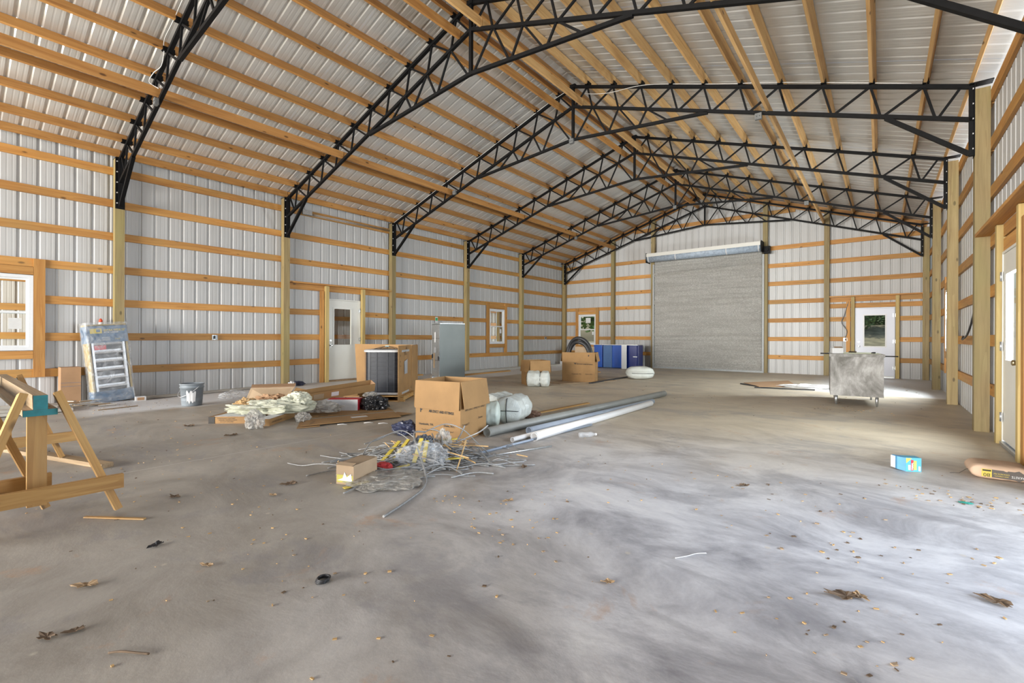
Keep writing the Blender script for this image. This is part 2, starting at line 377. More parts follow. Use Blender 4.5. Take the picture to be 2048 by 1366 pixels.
# ------------------------------------------------------------------ building dimensions (metres)
XL, XR, EZ, RZ, KZ, RB = -10.894, 0.919, 4.366, 6.333, 3.49, 5.24
MX = (XL + XR) / 2; HW = (XR - XL) / 2; SL = (RZ - EZ) / HW
TY = [2.174 + 3.048 * k for k in range(6)]
YR = -0.95; YG = 17.59                      # rear and far gable girt planes
GZ = [.53, 1.14, 1.755, 2.365, 2.975, 3.58, 4.18]
def zt(off): return RZ - SL * abs(off)
PW = .14
ca = math.cos(math.atan(SL)); sa = math.sin(math.atan(SL))

# ------------------------------------------------------------------ floor and ground
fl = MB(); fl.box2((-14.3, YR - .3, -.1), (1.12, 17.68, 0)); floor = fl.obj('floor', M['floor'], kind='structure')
M['grass'] = plain('rough_ground', (.30, .27, .17), .95, 0, .35, 2.5)
def ground_mesh():
    n = 60; vs = []; fs = []
    for j in range(n + 1):
        for i in range(n + 1):
            x = -60 + i * 2; y = -40 + j * 2.2
            z = -.12
            if y > 20: z += 2.1 * min(1, max(0, (y - 23) / 8)) * (1 if x > -4 else max(.2, 1 - (-4 - x) / 14)) + .25 * noise.noise(Vector((x * .3, y * .3, 0)))
            vs.append((x, y, z))
    for j in range(n):
        for i in range(n): a = j * (n + 1) + i; fs.append((a, a + 1, a + n + 2, a + n + 1))
    b = MB(); b.add(vs, fs); return b
ground_mesh().obj('ground', M['grass'], kind='structure')

# ------------------------------------------------------------------ ribbed steel sheets
PROF = [(0, .019), (.011, .019), (.029, 0), (.084, 0), (.090, .0014), (.102, .0014), (.108, 0), (.150, 0), (.156, .0014), (.168, .0014), (.174, 0), (.200, 0), (.2176, .019)]
def profile(a):
    q = a % .2286
    for (x0, d0), (x1, d1) in zip(PROF, PROF[1:] + [(.2286, .019)]):
        if x0 <= q <= x1: return d0 + (d1 - d0) * (q - x0) / max(1e-6, x1 - x0)
    return 0
def sheet_panels(parent, mat, a0, a1, base, place, ztop, openings=(), name='wall_panel', zbot=-0.03, width=.9144, phase=0.0):
    """one object per 3 ft sheet; place(a, z, depth) -> world point"""
    a = a0; k = 0
    while a < a1 - .01:
        e = min(a + width, a1); cuts = set([a, e])
        q = math.floor(a / .2286) * .2286
        while q < e:
            for x, _ in PROF:
                if a < q + x < e: cuts.add(round(q + x, 5))
            q += .2286
        for o in openings:
            for x in (o[0], o[1]):
                if a < x < e: cuts.add(x)
        cs = sorted(cuts); b = MB(); dz = .0016 * (k % 2)
        for x0, x1 in zip(cs, cs[1:]):
            xm = (x0 + x1) / 2; segs = [(zbot, None)]
            for o in openings:
                if o[0] < xm < o[1]:
                    ns = []
                    for z0, z1 in segs:
                        if o[2] > z0 + .001: ns.append((z0, o[2]))
                        ns.append((o[3], z1))
                    segs = ns
            for z0, z1 in segs:
                t0 = ztop(x0) if z1 is None else z1; t1 = ztop(x1) if z1 is None else z1
                d0, d1 = profile(x0) + dz, profile(x1) + dz
                b.add([place(x0, z0, d0), place(x1, z0, d1), place(x1, t1, d1), place(x0, t0, d0)], [(0, 1, 2, 3)])
        b.obj(name, mat, parent); a = e; k += 1
def roof_under(x): return zt(x - MX) + .025 / ca + .14 / ca + .004

# openings: (a0, a1, z0, z1)
W1 = (.16, 1.08, .91, 2.15); D1 = (6.33, 7.27, 0, 2.12); W2 = (12.54, 13.39, .92, 2.18)
W3 = (-10.28, -9.45, .86, 2.14); D2 = (-.62, .32, 0, 2.09); RD = (-6.86, -3.12, 0, 4.05)
D3 = (6.46, 7.40, 0, 2.12); W4 = (12.10, 12.94, .91, 2.15); GD = (2.35, 5.05, 0, 3.05)
XGL = XL - PW - .038; XGR = XR + PW + .038

wl_ = struct('wall_left'); wr_ = struct('wall_right'); wf_ = struct('wall_far'); wb_ = struct('wall_rear'); ceil = struct('ceiling')
sheet_panels(wl_, M['wallsheet'], YR, 17.62, 0, lambda a, z, d: (XGL - .001 - d, a, z), lambda a: 4.47, [W1, D1, W2])
sheet_panels(wr_, M['wallsheet'], YR, 17.62, 0, lambda a, z, d: (XGR + .001 + d, a, z), lambda a: 4.28, [D3, W4, GD])
sheet_panels(wf_, M['wallsheet'], XGL, XGR, 0, lambda a, z, d: (a, YG + .04 + d, z), lambda a: roof_under(a), [W3, D2, RD])

# roof sheets, ridge to eave
def roof_panels():
    off = .004
    for sgn, xe in ((1, XR + .62), (-1, XL - .35)):
        y = YR - .3; k = 0
        while y < 17.85:
            e = min(y + .9144, 17.9); cuts = {y, e}; q = math.floor(y / .2286) * .2286
            while q < e:
                for x, _ in PROF:
                    if y < q + x < e: cuts.add(round(q + x, 5))
                q += .2286
            cs = sorted(cuts); b = MB(); dz = .0018 * (k % 2)
            zr = roof_under(MX); ze = roof_under(xe)
            for y0, y1 in zip(cs, cs[1:]):
                d0, d1 = .7 * profile(y0) + dz, .7 * profile(y1) + dz
                b.add([(MX, y0, zr + d0), (MX, y1, zr + d1), (xe, y1, ze + d1), (xe, y0, ze + d0)], [(0, 1, 2, 3)])
            b.obj('roof_panel', M['roofsheet'], ceil); y = e; k += 1
roof_panels()
rc = MB(); rc.beam((MX, YR - .3, roof_under(MX) + .022), (MX, 17.9, roof_under(MX) + .022), .004, .3); rc.obj('ridge_cap', M['roofsheet'], ceil)

# purlins (2x6 on edge over the trusses), one board per bay, lapped
OFFS = [.33 + .566 * i for i in range(10)] + [5.86]
bays = [(YR, TY[0])] + list(zip(TY, TY[1:]))
for bi, (y0, y1) in enumerate(bays):
    for sgn in (-1, 1):
        for i, off in enumerate([.07] + OFFS):
            s = 0.0
            a, b2 = y0 + (.006 if bi else 0), y1 - .006
            if bi == 5: b2 = YG - .04
            nrm = Vector((sgn * sa, 0, ca)); c = Vector((MX + sgn * off + s, 0, zt(off)))
            if off == .07 and sgn == 1: continue
            c = c + nrm * (.025 + .07)
            j = random.uniform(-.004, .004)
            board('purlin', c + Vector((0, a, j)), c + Vector((0, b2, -j)), .138, .038, M['purlin_lit'] if sgn > 0 else M['purlin'], ceil, up=nrm)
# rake boards and high girt on the far gable
for sgn in (-1, 1):
    p0 = Vector((MX, YG - .02, zt(0) + .06)); p1 = Vector((MX + sgn * (HW + .1), YG - .02, zt(HW + .1) + .06)); board('rake_board', p0, p1, .18, .038, M['purlin'], wf_, up=(sgn * sa, 0, ca))
# eave: outer fascia beyond the right wall with an open slot, light reaches in from outside
board('fascia_board', (XR + .58, YR, roof_under(XR + .58) - .08), (XR + .58, 17.7, roof_under(XR + .58) - .08), .14, .038, M['purlin'], wr_)
board('fascia_board', (XL - .33, YR, roof_under(XL - .33) - .08), (XL - .33, 17.7, roof_under(XL - .33) - .08), .14, .038, M['purlin'], wl_)
# bottom-chord braces running the length of the building
for off in (-3.55, -.24, .22, 3.57):
    z = zt(off) - .42 + .025 + .07
    for bi, (y0, y1) in enumerate(bays):
        s = 0.0
        b2 = y1 - .006 if bi < 5 else YG - .06
        board('brace_board', (MX + off + s, max(y0 + .006, YR), z), (MX + off + s, b2, z), .138, .038, M['purlin_lit'] if off > 0 else M['purlin'], ceil)

# posts
for k, y in enumerate(TY[:-1] + [17.50]):
    top = EZ + .02
    board('post', (XL - .07, y, 0), (XL - .07, y, top), PW, PW, M['post'], wl_, up=(1, 0, 0))
    board('post', (XR + .07, y, 0), (XR + .07, y, EZ - .06), PW, PW, M['post'], wr_, up=(1, 0, 0))
for y in (YR + .07,):
    for x, w in ((XL - .07, wb_), (XR + .07, wb_)): board('post', (x, y, 0), (x, y, EZ), PW, PW, M['post'], w, up=(1, 0, 0))
for x in (-8.63, -6.93, -3.05, -1.335):
    board('post', (x, 17.52, 0), (x, 17.52, zt(x - MX) + .08), PW, PW, M['post'], wf_, up=(1, 0, 0))
    board('post', (x, YR + .07, 0), (x, YR + .07, zt(x - MX) + .08), PW, PW, M['post'], wb_, up=(1, 0, 0))

# girts: rows of 2x6, cut at openings
def girt_row(parent, axis, const, stops, z, openings, mat, skip=()):
    segs = list(zip(stops, stops[1:]))
    for a, b in segs:
        parts = [(a, b)]
        for o in openings:
            if o[2] - .08 < z < o[3] + .08:
                np_ = []
                for p, q in parts:
                    if o[1] <= p or o[0] >= q: np_.append((p, q)); continue
                    if o[0] - .03 > p: np_.append((p, o[0] - .03))
                    if o[1] + .03 < q: np_.append((o[1] + .03, q))
                parts = np_
        for p, q in parts:
            if q - p < .12: continue
            j, l = random.uniform(-.008, .008), random.uniform(-.008, .008)
            P0 = (const, p + .002, z + j) if axis == 'y' else (p + .002, const, z + j)
            P1 = (const, q - .002, z + l) if axis == 'y' else (q - .002, const, z + l)
            board('girt', P0, P1, .138, .038, mat, parent)
LS = [YR] + TY[:-1] + [17.58]
for z in GZ:
    girt_row(wl_, 'y', XGL + .019, LS, z, [W1, D1, W2], M['girt'])
    girt_row(wr_, 'y', XGR - .019, LS, z, [D3, W4, GD], M['girt'])
    xs = [XGL + .04, -8.63, -6.93, -3.05, -1.335, XGR - .04]
    rowx = [(xs[0], xs[1]), (xs[1], xs[2] ), (xs[3], xs[4]), (xs[4], xs[5])]
    for a, b in rowx: girt_row(wf_, 'x', YG + .019, [a, b], z, [W3, D2], M['girt'])
girt_row(wf_, 'x', YG + .019, [-7.75, -4.99, -2.2], 5.37, [], M['girt'])

# ------------------------------------------------------------------ framing round the openings
def frame_window(parent, axis, inner, o, s, zlo=.46, zhi=2.43):
    """flat 2x6 casing boards on the inside of the girts; s = direction into the room"""
    c = inner + s * .0195
    def P(a, z): return (c, a, z) if axis == 'y' else (a, c, z)
    up = (0, 1, 0) if axis == 'y' else (1, 0, 0)
    for a in (o[0] - .072, o[1] + .072):
        board('casing_board', P(a, zlo), P(a, zhi), .138, .038, M['girt'], parent, up=up)
    for z in (o[3] + .075, o[2] - .075):
        board('casing_board', P(o[0], z), P(o[1], z), .13, .038, M['girt'], parent)
frame_window(wl_, 'y', XGL + .038, W1, 1); frame_window(wl_, 'y', XGL + .038, W2, 1, .60, 2.40)
frame_window(wf_, 'x', YG, W3, -1, .46, 2.43); frame_window(wr_, 'y', XGR - .038, W4, -1)
def frame_door(parent, axis, inner, o, s, ends, off=.045):
    """deep trimmers either side, flat shelf board over the header girt"""
    c = inner + s * .07
    def P(a, z, q=c): return (q, a, z) if axis == 'y' else (a, q, z)
    up = (1, 0, 0) if axis == 'y' else (0, 1, 0)
    for a in (o[0] - .055, o[1] + .055): board('trimmer', P(a, 0, inner + s * off), P(a, 2.43, inner + s * off), .088, .088, M['trimmer'], parent, up=up)
    side = (0, 1, 0) if axis == 'y' else (1, 0, 0)
    q = inner + s * .02
    for a in (o[0] - .17, ): board('casing_board', P(a, 0, q), P(a, 2.3, q), .10, .038, M['girt'], parent, up=side)
    board('shelf_board', P(ends[0], 2.455), P(ends[1], 2.455), .038, .139, M['girt'], parent)
frame_door(wl_, 'y', XGL + .038, D1, 1, (TY[1] + .07, TY[2] - .07))
frame_door(wf_, 'x', YG, D2, -1, (-1.26, XR + .07))
frame_door(wr_, 'y', XGR - .038, D3, -1, (TY[1] + .07, TY[2] - .07), .010)
for a, b in ((-1.26, -.72), (-.63, .33), (.42, XR)): board('girt', (a, YG + .015, 2.17), (b, YG + .015, 2.17), .138, .038, M['girt'], wf_)
board('girt', (XGR - .02, D3[0], 2.2), (XGR - .02, D3[1], 2.2), .138, .038, M['girt'], wr_)

# ------------------------------------------------------------------ windows
def make_window(name, axis, c, o, s, sign=True):
    """double hung vinyl window; c = plane, s = inward direction"""
    w = struct(name)
    def bx(b, a0, a1, z0, z1, d0, d1):
        p, q = sorted((c + s * d0, c + s * d1))
        b.box2((p, a0, z0), (q, a1, z1)) if axis == 'y' else b.box2((a0, p, z0), (a1, q, z1))
    a0, a1, z0, z1 = o; f = .05; zm = z0 + (z1 - z0) * .5
    b = MB(); bx(b, a0, a0 + f, z0, z1, -.03, .05); bx(b, a1 - f, a1, z0, z1, -.03, .05); bx(b, a0 + f, a1 - f, z0, z0 + f, -.03, .05); bx(b, a0 + f, a1 - f, z1 - f, z1, -.03, .05); b.obj('window_frame', M['white'], w)
    for (s0, s1, d) in ((z0 + f, zm + .02, .022), (zm - .02, z1 - f, -.008)):
        g = .032; b = MB(); bx(b, a0 + f, a0 + f + g, s0, s1, d - .015, d + .012); bx(b, a1 - f - g, a1 - f, s0, s1, d - .015, d + .012)
        bx(b, a0 + f + g, a1 - f - g, s0, s0 + g, d - .015, d + .012); bx(b, a0 + f + g, a1 - f - g, s1 - g, s1, d - .015, d + .012)
        sash = b.obj('sash', M['white'], w)
        b = MB(); bx(b, a0 + f + g, a1 - f - g, s0 + g, s1 - g, d - .004, d + .001); b.obj('pane', M['glass'], sash)
    return w, bx
M['sticker'] = plain('window_sticker', (.62, .62, .61), .6, 0, .02)
w1, bx = make_window('window_1', 'y', XGL + .02, W1, 1)
b = MB(); bx(b, .80, .95, 1.26, 1.44, .026, .028); st = b.obj('sticker', M['sticker'], w1)
b = MB()
for i in range(6): bx(b, .815, .935 - .02 * (i % 3), 1.405 - i * .022, 1.409 - i * .022, .0282, .0288)
b.obj('print_line', M['cord'], st)
w2, bx = make_window('window_2', 'y', XGL + .02, W2, 1)
b = MB(); bx(b, 13.13, 13.23, 1.30, 1.46, .026, .028); b.obj('sticker', M['sticker'], w2)
b = MB(); bx(b, 13.0, 13.022, .99, 2.11, -.02, -.014); b.obj('muntin', M['white'], w2)
w3, bx = make_window('window_3', 'x', YG + .02, W3, -1)
b = MB(); bx(b, -9.95, -9.72, 1.78, 2.0, -.004, -.002); b.obj('sticker', M['sticker'], w3)
b = MB(); bx(b, -9.63, -9.55, 1.28, 1.42, .026, .028); b.obj('sticker', M['sticker'], w3)
w4, bx = make_window('window_4', 'y', XGR - .02, W4, -1)

# ------------------------------------------------------------------ doors
def make_door(name, axis, c, o, s, mat, lite, knob_a, hinge_a, frost=False):
    d = struct(name)
    def bx(b, a0, a1, z0, z1, d0, d1):
        p, q = sorted((c + s * d0, c + s * d1))
        b.box2((p, a0, z0), (q, a1, z1)) if axis == 'y' else b.box2((a0, p, z0), (a1, q, z1))
        return b
    def P(a, z, dd): return (c + s * dd, a, z) if axis == 'y' else (a, c + s * dd, z)
    a0, a1, z0, z1 = o
    l0, l1, m0, m1 = lite
    A0, A1, Z0, Z1 = a0 + .022, a1 - .022, .05, z1 - .03
    b = MB(); bx(b, A0, l0, Z0, Z1, -.02, .022); bx(b, l1, A1, Z0, Z1, -.02, .022); bx(b, l0, l1, Z0, m0, -.02, .022); bx(b, l0, l1, m1, Z1, -.02, .022)
    leaf = b.obj('door_leaf', mat, d)
    f = .03; b = MB(); bx(b, l0 - f, l0 + .006, m0 - f, m1 + f, .022, .032); bx(b, l1 - .006, l1 + f, m0 - f, m1 + f, .022, .032); bx(b, l0 + .006, l1 - .006, m0 - f, m0 + .006, .022, .032); bx(b, l0 + .006, l1 - .006, m1 - .006, m1 + f, .022, .032)
    b.obj('lite_frame', M['white'] if mat is M['doorw'] else mat, leaf)
    bx(MB(), l0, l1, m0, m1, -.003, .003).obj('pane', M['glass'], leaf)
    b = MB(); bx(b, a0, A0 - .003, 0, z1, -.05, .03); bx(b, A1 + .003, a1, 0, z1, -.05, .03); bx(b, A0, A1, Z1 + .004, z1, -.05, .03); b.obj('door_frame', mat, d)
    bx(MB(), A0, A1, .0, .035, -.06, .05).obj('threshold', M['old_lumber'] if name == 'door_1' else M['galv'], d)
    km = M['brass'] if name == 'door_3' else M['galv']
    for z, r in ((.93, .030), (1.06, .022)):
        b = MB(); b.tube([P(knob_a, z, .02), P(knob_a, z, .028)], r * 1.1, 16); b.tube([P(knob_a, z, .028), P(knob_a, z, .05), P(knob_a, z, .062), P(knob_a, z, .082), P(knob_a, z, .09)], r, 16, radii=[.012, .012, r * .85, r, r * .6]) if z < 1 else None
        b.obj('door_knob' if z < 1 else 'deadbolt', km, leaf)
    for z in (.3, 1.08, 1.85):
        e = hinge_a; b = MB(); bx(b, e - .035, e + .035, z - .05, z + .05, .03, .036); b.tube([P(e, z - .05, .04), P(e, z + .05, .04)], .008, 8); b.obj('hinge', M['galv'], d)
    return d
make_door('door_1', 'y', XGL + .02, D1, 1, M['door'], (6.50, 6.99, .94, 1.88), 6.41, 7.255)
make_door('door_2', 'x', YG + .02, D2, -1, M['doorw'], (-.40, .10, .93, 1.86), -.53, .30)
make_door('door_3', 'y', XGR - .02, D3, -1, M['door'], (6.66, 7.18, .93, 1.86), 6.53, 7.39)
# ------------------------------------------------------------------ rolled-down insulated curtain door
M['foil'], _nt, _b, _o = new_mat('foil_bubble_insulation')
_f = noise_n(_nt, objvec(_nt, (1, 1, 1.5), False), 38, 3, .8)
_g = noise_n(_nt, objvec(_nt, (.35, 1, 3.2), False), 2.4, 5, .7)
_k = noise_n(_nt, objvec(_nt, (.7, 1, 1.9), False), 30, 3, .75)
_c = ramp(_nt, _g, [(.3, (.56, .545, .505)), (.7, (.80, .785, .74))])
_c = mixc(_nt, ramp(_nt, _k, [(.40, (0, 0, 0)), (.60, (.55,) * 3)]), _c, (.34, .33, .30))
_c = mixc(_nt, ramp(_nt, _k, [(.30, (.8,) * 3), (.42, (0, 0, 0))]), _c, (.97, .965, .94))  # dark and bright flecks paint the crinkled foil's glints into the colour
_nt.links.new(_c, _b.inputs['Base Color'])
_b.inputs['Metallic'].default_value = .55; _b.inputs['Roughness'].default_value = .36; bump(_nt, _b, _f, 1.0, .035)
M['gbox0'] = plain('dull_galvanised', (.33, .34, .34), .6, .3, .1, 20)
d4 = struct('door_4')
def curtain():
    x0, x1, z0, z1 = -6.84, -3.14, .03, 4.12; nx, nz = 74, 190; vs = []; fs = []
    for j in range(nz + 1):
        z = z0 + (z1 - z0) * j / nz
        for i in range(nx + 1):
            x = x0 + (x1 - x0) * i / nx
            y = 17.43 + .008 * math.cos(z * 2 * math.pi / .105) + .012 * noise.noise(Vector((x * 1.1, z * 2.2, 3))) + .004 * noise.noise(Vector((x * 7, z * 11, 8)))
            for sz, tilt in ((3.62, .06), (2.50, .02), (1.27, 0)):
                dd = z - sz - tilt * (x + 5) / 2
                y += -.075 * math.exp(-(dd / .05) ** 2) + .035 * math.exp(-((dd + .06) / .04) ** 2)
            vs.append((x, y, z))
    for j in range(nz):
        for i in range(nx): a = j * (nx + 1) + i; fs.append((a, a + 1, a + nx + 2, a + nx + 1))
    b = MB(); b.smooth = True; b.add(vs, fs); return b
curtain().obj('foil_curtain', M['foil'], d4)
M['hoodmetal'] = plain('off_white_hood_metal', (.56, .55, .51), .4, .1, .03, 4)
M['wrap'] = film_mat('blue_tinted_wrap', (.42, .50, .60), .55, .9, .3, 8)
MB().box2((-7.02, 17.03, 4.335), (-3.12, 17.40, 4.36)).box2((-7.02, 17.03, 4.235), (-3.12, 17.05, 4.335)).obj('hood_top', M['hoodmetal'], d4)
MB().tube([(-7.02, 17.20, 4.20), (-3.12, 17.20, 4.20)], .155, 28).obj('curtain_roll', M['wrap'], d4)
for x in (-6.98, -5.95, -4.2, -3.2): MB().tube([(x, 17.20, 4.20), (x + .035, 17.20, 4.20)], .158, 28).obj('strap', M['paper'], d4)
for x in (-7.04, -3.10): MB().box2((x, 17.02, 4.02), (x + .02, 17.42, 4.38)).obj('end_plate', M['black'], d4)
MB().box2((-3.08, 17.30, 3.98), (-2.88, 17.44, 4.22)).obj('motor_bracket', M['black'], d4)
b = MB(); b.tube([(-2.98, 17.25, 4.10), (-2.98, 17.31, 4.10)], .06, 18); b.obj('sprocket', M['black'], d4)
for x, s in ((-6.88, -1), (-3.10, 1)):
    MB().box2((x - .03, 17.40, 0), (x + .03, 17.448, 3.98)).obj('guide_rail', M['gbox0'], d4)
MB().box2((-6.86, 17.395, .0), (-3.12, 17.425, .06)).obj('bottom_bar', M['gbox0'], d4)
MB().box2((-7.0, 17.60, 0), (-2.98, 17.615, 4.2)).obj('door_backing', M['hoodmetal'], d4)
MB().tube([(-6.86, 17.38, 3.62), (-6.78, 17.33, 3.60), (-6.70, 17.38, 3.60)], .012, 8).obj('pull_ring', M['zinc'], d4)

# ------------------------------------------------------------------ lean-to outside the left wall, seen through its glass
lt = struct('lean_to'); XO = -14.1
sheet_panels(lt, M['wallsheet'], YR, 17.62, 0, lambda a, z, d: (XO - d, a, z), lambda a: 2.75, [(2.4, 7.4, 0, 2.6), (10.4, 14.9, 0, 2.6)])
MB().box2((XO - .2, YR, 2.78), (XGL - .06, 17.62, 2.82)).obj('lean_to_roof', M['girt'], lt)
for y in [YR + .1] + [TY[k] - .5 for k in range(6)] : board('post', (XO + .11, y, 0), (XO + .11, y, 2.76), PW, PW, M['post'], lt, up=(1, 0, 0))
for y in (1.35, 6.2, 8.45, 16.75, 15.85, 16.2): board('stud', (XO + 1.2, y, 0), (XO + 1.2, y, 2.76), .14, .038, M['lumber'], lt, up=(1, 0, 0))
for y in (1.55, 8.8, 15.2): board('stud', (XO + 1.25, y, 0), (XO + 1.25, y, 2.76), .10, .10, M['trimmer'], lt, up=(1, 0, 0))
for z in (.5, 1.15, 1.75, 2.35): board('girt', (XO + .02, YR, z), (XO + .02, 17.6, z), .138, .038, M['girt'], lt)

# ------------------------------------------------------------------ steel roof trusses
def truss_proto():
    t = thing('roof_truss', 'x', 'truss', (MX, 0, 0), 0, 'black steel roof trusses')
    def P(sg, off, z): return (sg * off, 0, z)
    def bar(name, a, b2, w=.05, th=.05): return MB().beam(a, b2, w, th, (0, 1, 0)).obj(name, M['black'], t)
    for sg in (-1, 1):
        bar('top_chord', P(sg, 0, zt(0)), P(sg, HW, zt(HW)), .055, .05)
        bar('lower_chord', P(sg, .02, zt(0) - .42), P(sg, HW, zt(HW) - .42))
        bar('inner_chord', P(sg, 0, RB), P(sg, 2.66, zt(2.66) - .44))
        bar('end_post', P(sg, HW - .025, zt(HW) + .02), P(sg, HW - .025, KZ))
        p = MB().box2((sg * (HW - .006), -.07, KZ - .02), (sg * (HW + .002), .07, zt(HW) + .03)).obj('end_plate', M['black'], t)
        for i in range(5):
            for y in (-.045,):
                MB().tube([(sg * (HW - .008), y, KZ + .08 + i * .19), (sg * (HW - .02), y, KZ + .08 + i * .19)], .012, 8).obj('bolt', M['zinc'], p)
        bar('knee_brace', P(sg, HW - .04, KZ + .03), P(sg, HW - .88, zt(HW - .88) - .44), .055)
        MB().box2((sg * (HW - .05), -.07, zt(HW) + .02), (sg * (HW + .17), .07, zt(HW) + .032)).obj('bearing_plate', M['black'], t)
        def web(a, b2): bar('web', a, b2, .026, .030)
        web(P(sg, .03, zt(.03) - .42), P(sg, OFFS[0], zt(OFFS[0])))
        for i in range(10):
            T = OFFS[i]; B = T + .115; Tn = OFFS[i + 1] if i < 9 else HW - .12
            web(P(sg, T, zt(T)), P(sg, B, zt(B) - .42)); web(P(sg, B + .03, zt(B) - .42), P(sg, Tn, zt(Tn)))
        ic = lambda o: RB + (zt(2.66) - .44 - RB) * o / 2.66
        for a, b2, fa in ((.06, OFFS[0] + .115, 0), (OFFS[0] + .13, .76, 1), (.80, OFFS[1] + .115, 0), (OFFS[1] + .13, 1.36, 1), (1.42, OFFS[2] + .115, 0), (OFFS[2] + .13, 1.98, 1)):
            web(P(sg, a, (zt(a) - .42) if fa else ic(a)), P(sg, b2, ic(b2) if fa else zt(b2) - .42))
        for off in OFFS[:-1]:
            nr = Vector((sg * sa, 0, ca)); c = Vector((sg * off, 0, zt(off))) + nr * .06
            MB().box((c.x + sg * .026, 0, c.z + .005), (.008, .15, .10)).box((c.x, 0, c.z - .036), (.07, .16, .010)).box((c.x - sg * .026, 0, c.z - .01), (.008, .15, .06)).obj('purlin_clip', M['black'], t)
    MB().beam((0, 0, RB - .03), (0, 0, zt(0) - .02), .05, .05, (0, 1, 0)).obj('king_post', M['black'], t)
    MB().box((0, 0, zt(0) + .0), (.12, .08, .07)).obj('ridge_plate', M['black'], t)
    return t
proto = truss_proto()
names = ['nearest black steel truss, knee brace landing on the post above the wrapped ladder',
         'black steel truss whose left end bolts to the post left of the cream door',
         'black steel truss landing on the left wall post right of the cream door',
         'black steel truss landing on the left wall post behind the tall grey metal cabinet',
         'black steel truss landing on the post between left wall window and far corner',
         'farthest black steel truss, right against the gable wall over the foil curtain door']
trusses = []
for k, y in enumerate(TY):
    t = proto if k == 0 else dup(proto); t.location = (MX, y, 0); t['label'] = names[k]; trusses.append(t)

# ------------------------------------------------------------------ junction boxes and cable on the trusses
M['gbox'] = plain('galvanised_box', (.13, .135, .135), .5, .3, .15, 30)
def jbox(x, y, z, label, s=.10):
    t = thing('junction_box', label, 'electrical box', (x, y, z - s / 2), 0, 'junction boxes on the trusses')
    bevel(MB().box((0, 0, s / 2), (s, .05, s)).obj('box_body', M['gbox'], t), .006, 1)
    MB().box((0, -.028, s / 2), (s * .96, .004, s * .96)).obj('cover_plate', M['gbox'], t)
    for a in (-.02, .02): MB().tube([(a, -.031, s / 2), (a, -.036, s / 2)], .007, 8).obj('screw', M['dark'], t)
jbox(MX, TY[2] - .05, RB - .05, 'grey box under the middle of the second truss from the top of the picture')
jbox(MX, TY[4] - .05, RB - .05, 'small grey box at the centre foot of the last truss but one')
jbox(MX - 3.52, TY[0] - .06, zt(3.52) - .50, 'grey junction box under the nearest truss beside the long wooden brace')
jbox(MX - 3.4, TY[2] - .06, zt(3.4) - .42, 'grey junction box with looped cable on truss right of the cream door')
jbox(MX + 3.45, TY[2] - .06, zt(3.45) - .50, 'grey junction box under the right half of a truss beside the long brace')
jbox(MX + 3.45, TY[4] - .06, zt(3.45) - .48, 'small grey box far back under right half of a truss')
jbox(MX - 3.5, TY[4] - .06, zt(3.5) - .48, 'small grey box on the left half of the last truss but one')
def cable(name, pts, label, r=.006, mat=None, n=6, cat='cable'):
    P = [Vector(p) for p in pts]; out = []
    for i in range(len(P) - 1):
        p0, p1, p2, p3 = P[max(i - 1, 0)], P[i], P[i + 1], P[min(i + 2, len(P) - 1)]
        for s in range(8):
            u = s / 8; out.append(.5 * ((2 * p1) + (-p0 + p2) * u + (2 * p0 - 5 * p1 + 4 * p2 - p3) * u * u + (-p0 + 3 * p1 - 3 * p2 + p3) * u ** 3))
    out.append(P[-1]); return tag(MB().tube(out, r, n).obj(name, mat or M['cord']), label, cat)
y = TY[2] - .04
cable('cable', [(MX - o, y, zt(o) + .02 - .05 * (o < .2)) for o in (.05, .6, 1.3, 2.2, 3.2, 4.3, 5.3, 5.88)] , 'grey cable along the top chord left half of the truss right of the cream door')
cable('cable', [(MX + .3, y, zt(0) - .26), (MX + .8, y, zt(.8) - .14), (MX + 1.6, y, zt(1.6) + .02), (MX + 2.8, y, zt(2.8) + .03), (MX + 3.8, y, zt(3.8) + .05), (MX + 5.3, y, zt(5.3) + .03)], 'grey cable along the right half of the truss crossing the upper right')
cable('cable', [(MX - 3.4, TY[0] - .06, zt(3.4) - .38), (MX - 3.62, TY[0] - .12, zt(3.5) - .2), (MX - 3.5, TY[0] - .1, zt(3.5) - .1), (MX - 3.3, TY[0] - .06, zt(3.3) - .12), (MX - 3.2, TY[0] - .05, zt(3.2) + .0), (MX - 3.1, TY[0] - .07, zt(3.1) + .12), (MX - 2.7, TY[0] - .07, zt(2.7) + .1), (MX - 2.0, TY[0] - .07, zt(2) + .1)], 'thin grey cable climbing the nearest truss from its junction box')
xg = XGL + .05
t = thing('service_box', 'small grey metal box on the top girt between the cream door bay posts', 'electrical box', (xg + .02, 5.75, 4.12))
bevel(MB().box((.02, 0, .06), (.05, .24, .12)).obj('box_body', M['gbox'], t), .005, 1); MB().box((.048, 0, .06), (.004, .23, .11)).obj('cover_plate', M['galv'], t)
tag(MB().tube([(xg + .02, 5.88, 4.17), (xg + .02, 8.2, 4.20)], .012, 8).obj('conduit', M['galv']), 'thin grey conduit running along the top girt of left wall', 'conduit')
tag(MB().tube([(xg + .02, 5.88, 4.14), (xg + .02, 8.2, 4.17)], .009, 8).obj('conduit', M['galv']), 'lower of two thin conduits along the top girt of left wall', 'conduit')
def outlet(x, y, z, nx, ny, label):
    t = thing('outlet_box', label, 'electrical box', (x, y, z - .05), math.atan2(ny, nx), 'outlet boxes on the girts')
    b = MB(); b.box2((0, -.05, 0), (.045, -.047, .1)).box2((0, .047, 0), (.045, .05, .1)).box2((0, -.047, 0), (.045, .047, .003)).box2((0, -.047, .097), (.045, .047, .1)).box2((0, -.047, .003), (.003, .047, .097)); b.obj('box_body', M['galv'], t)
    MB().box((.02, 0, .05), (.03, .03, .07)).obj('receptacle', M['dark'], t)
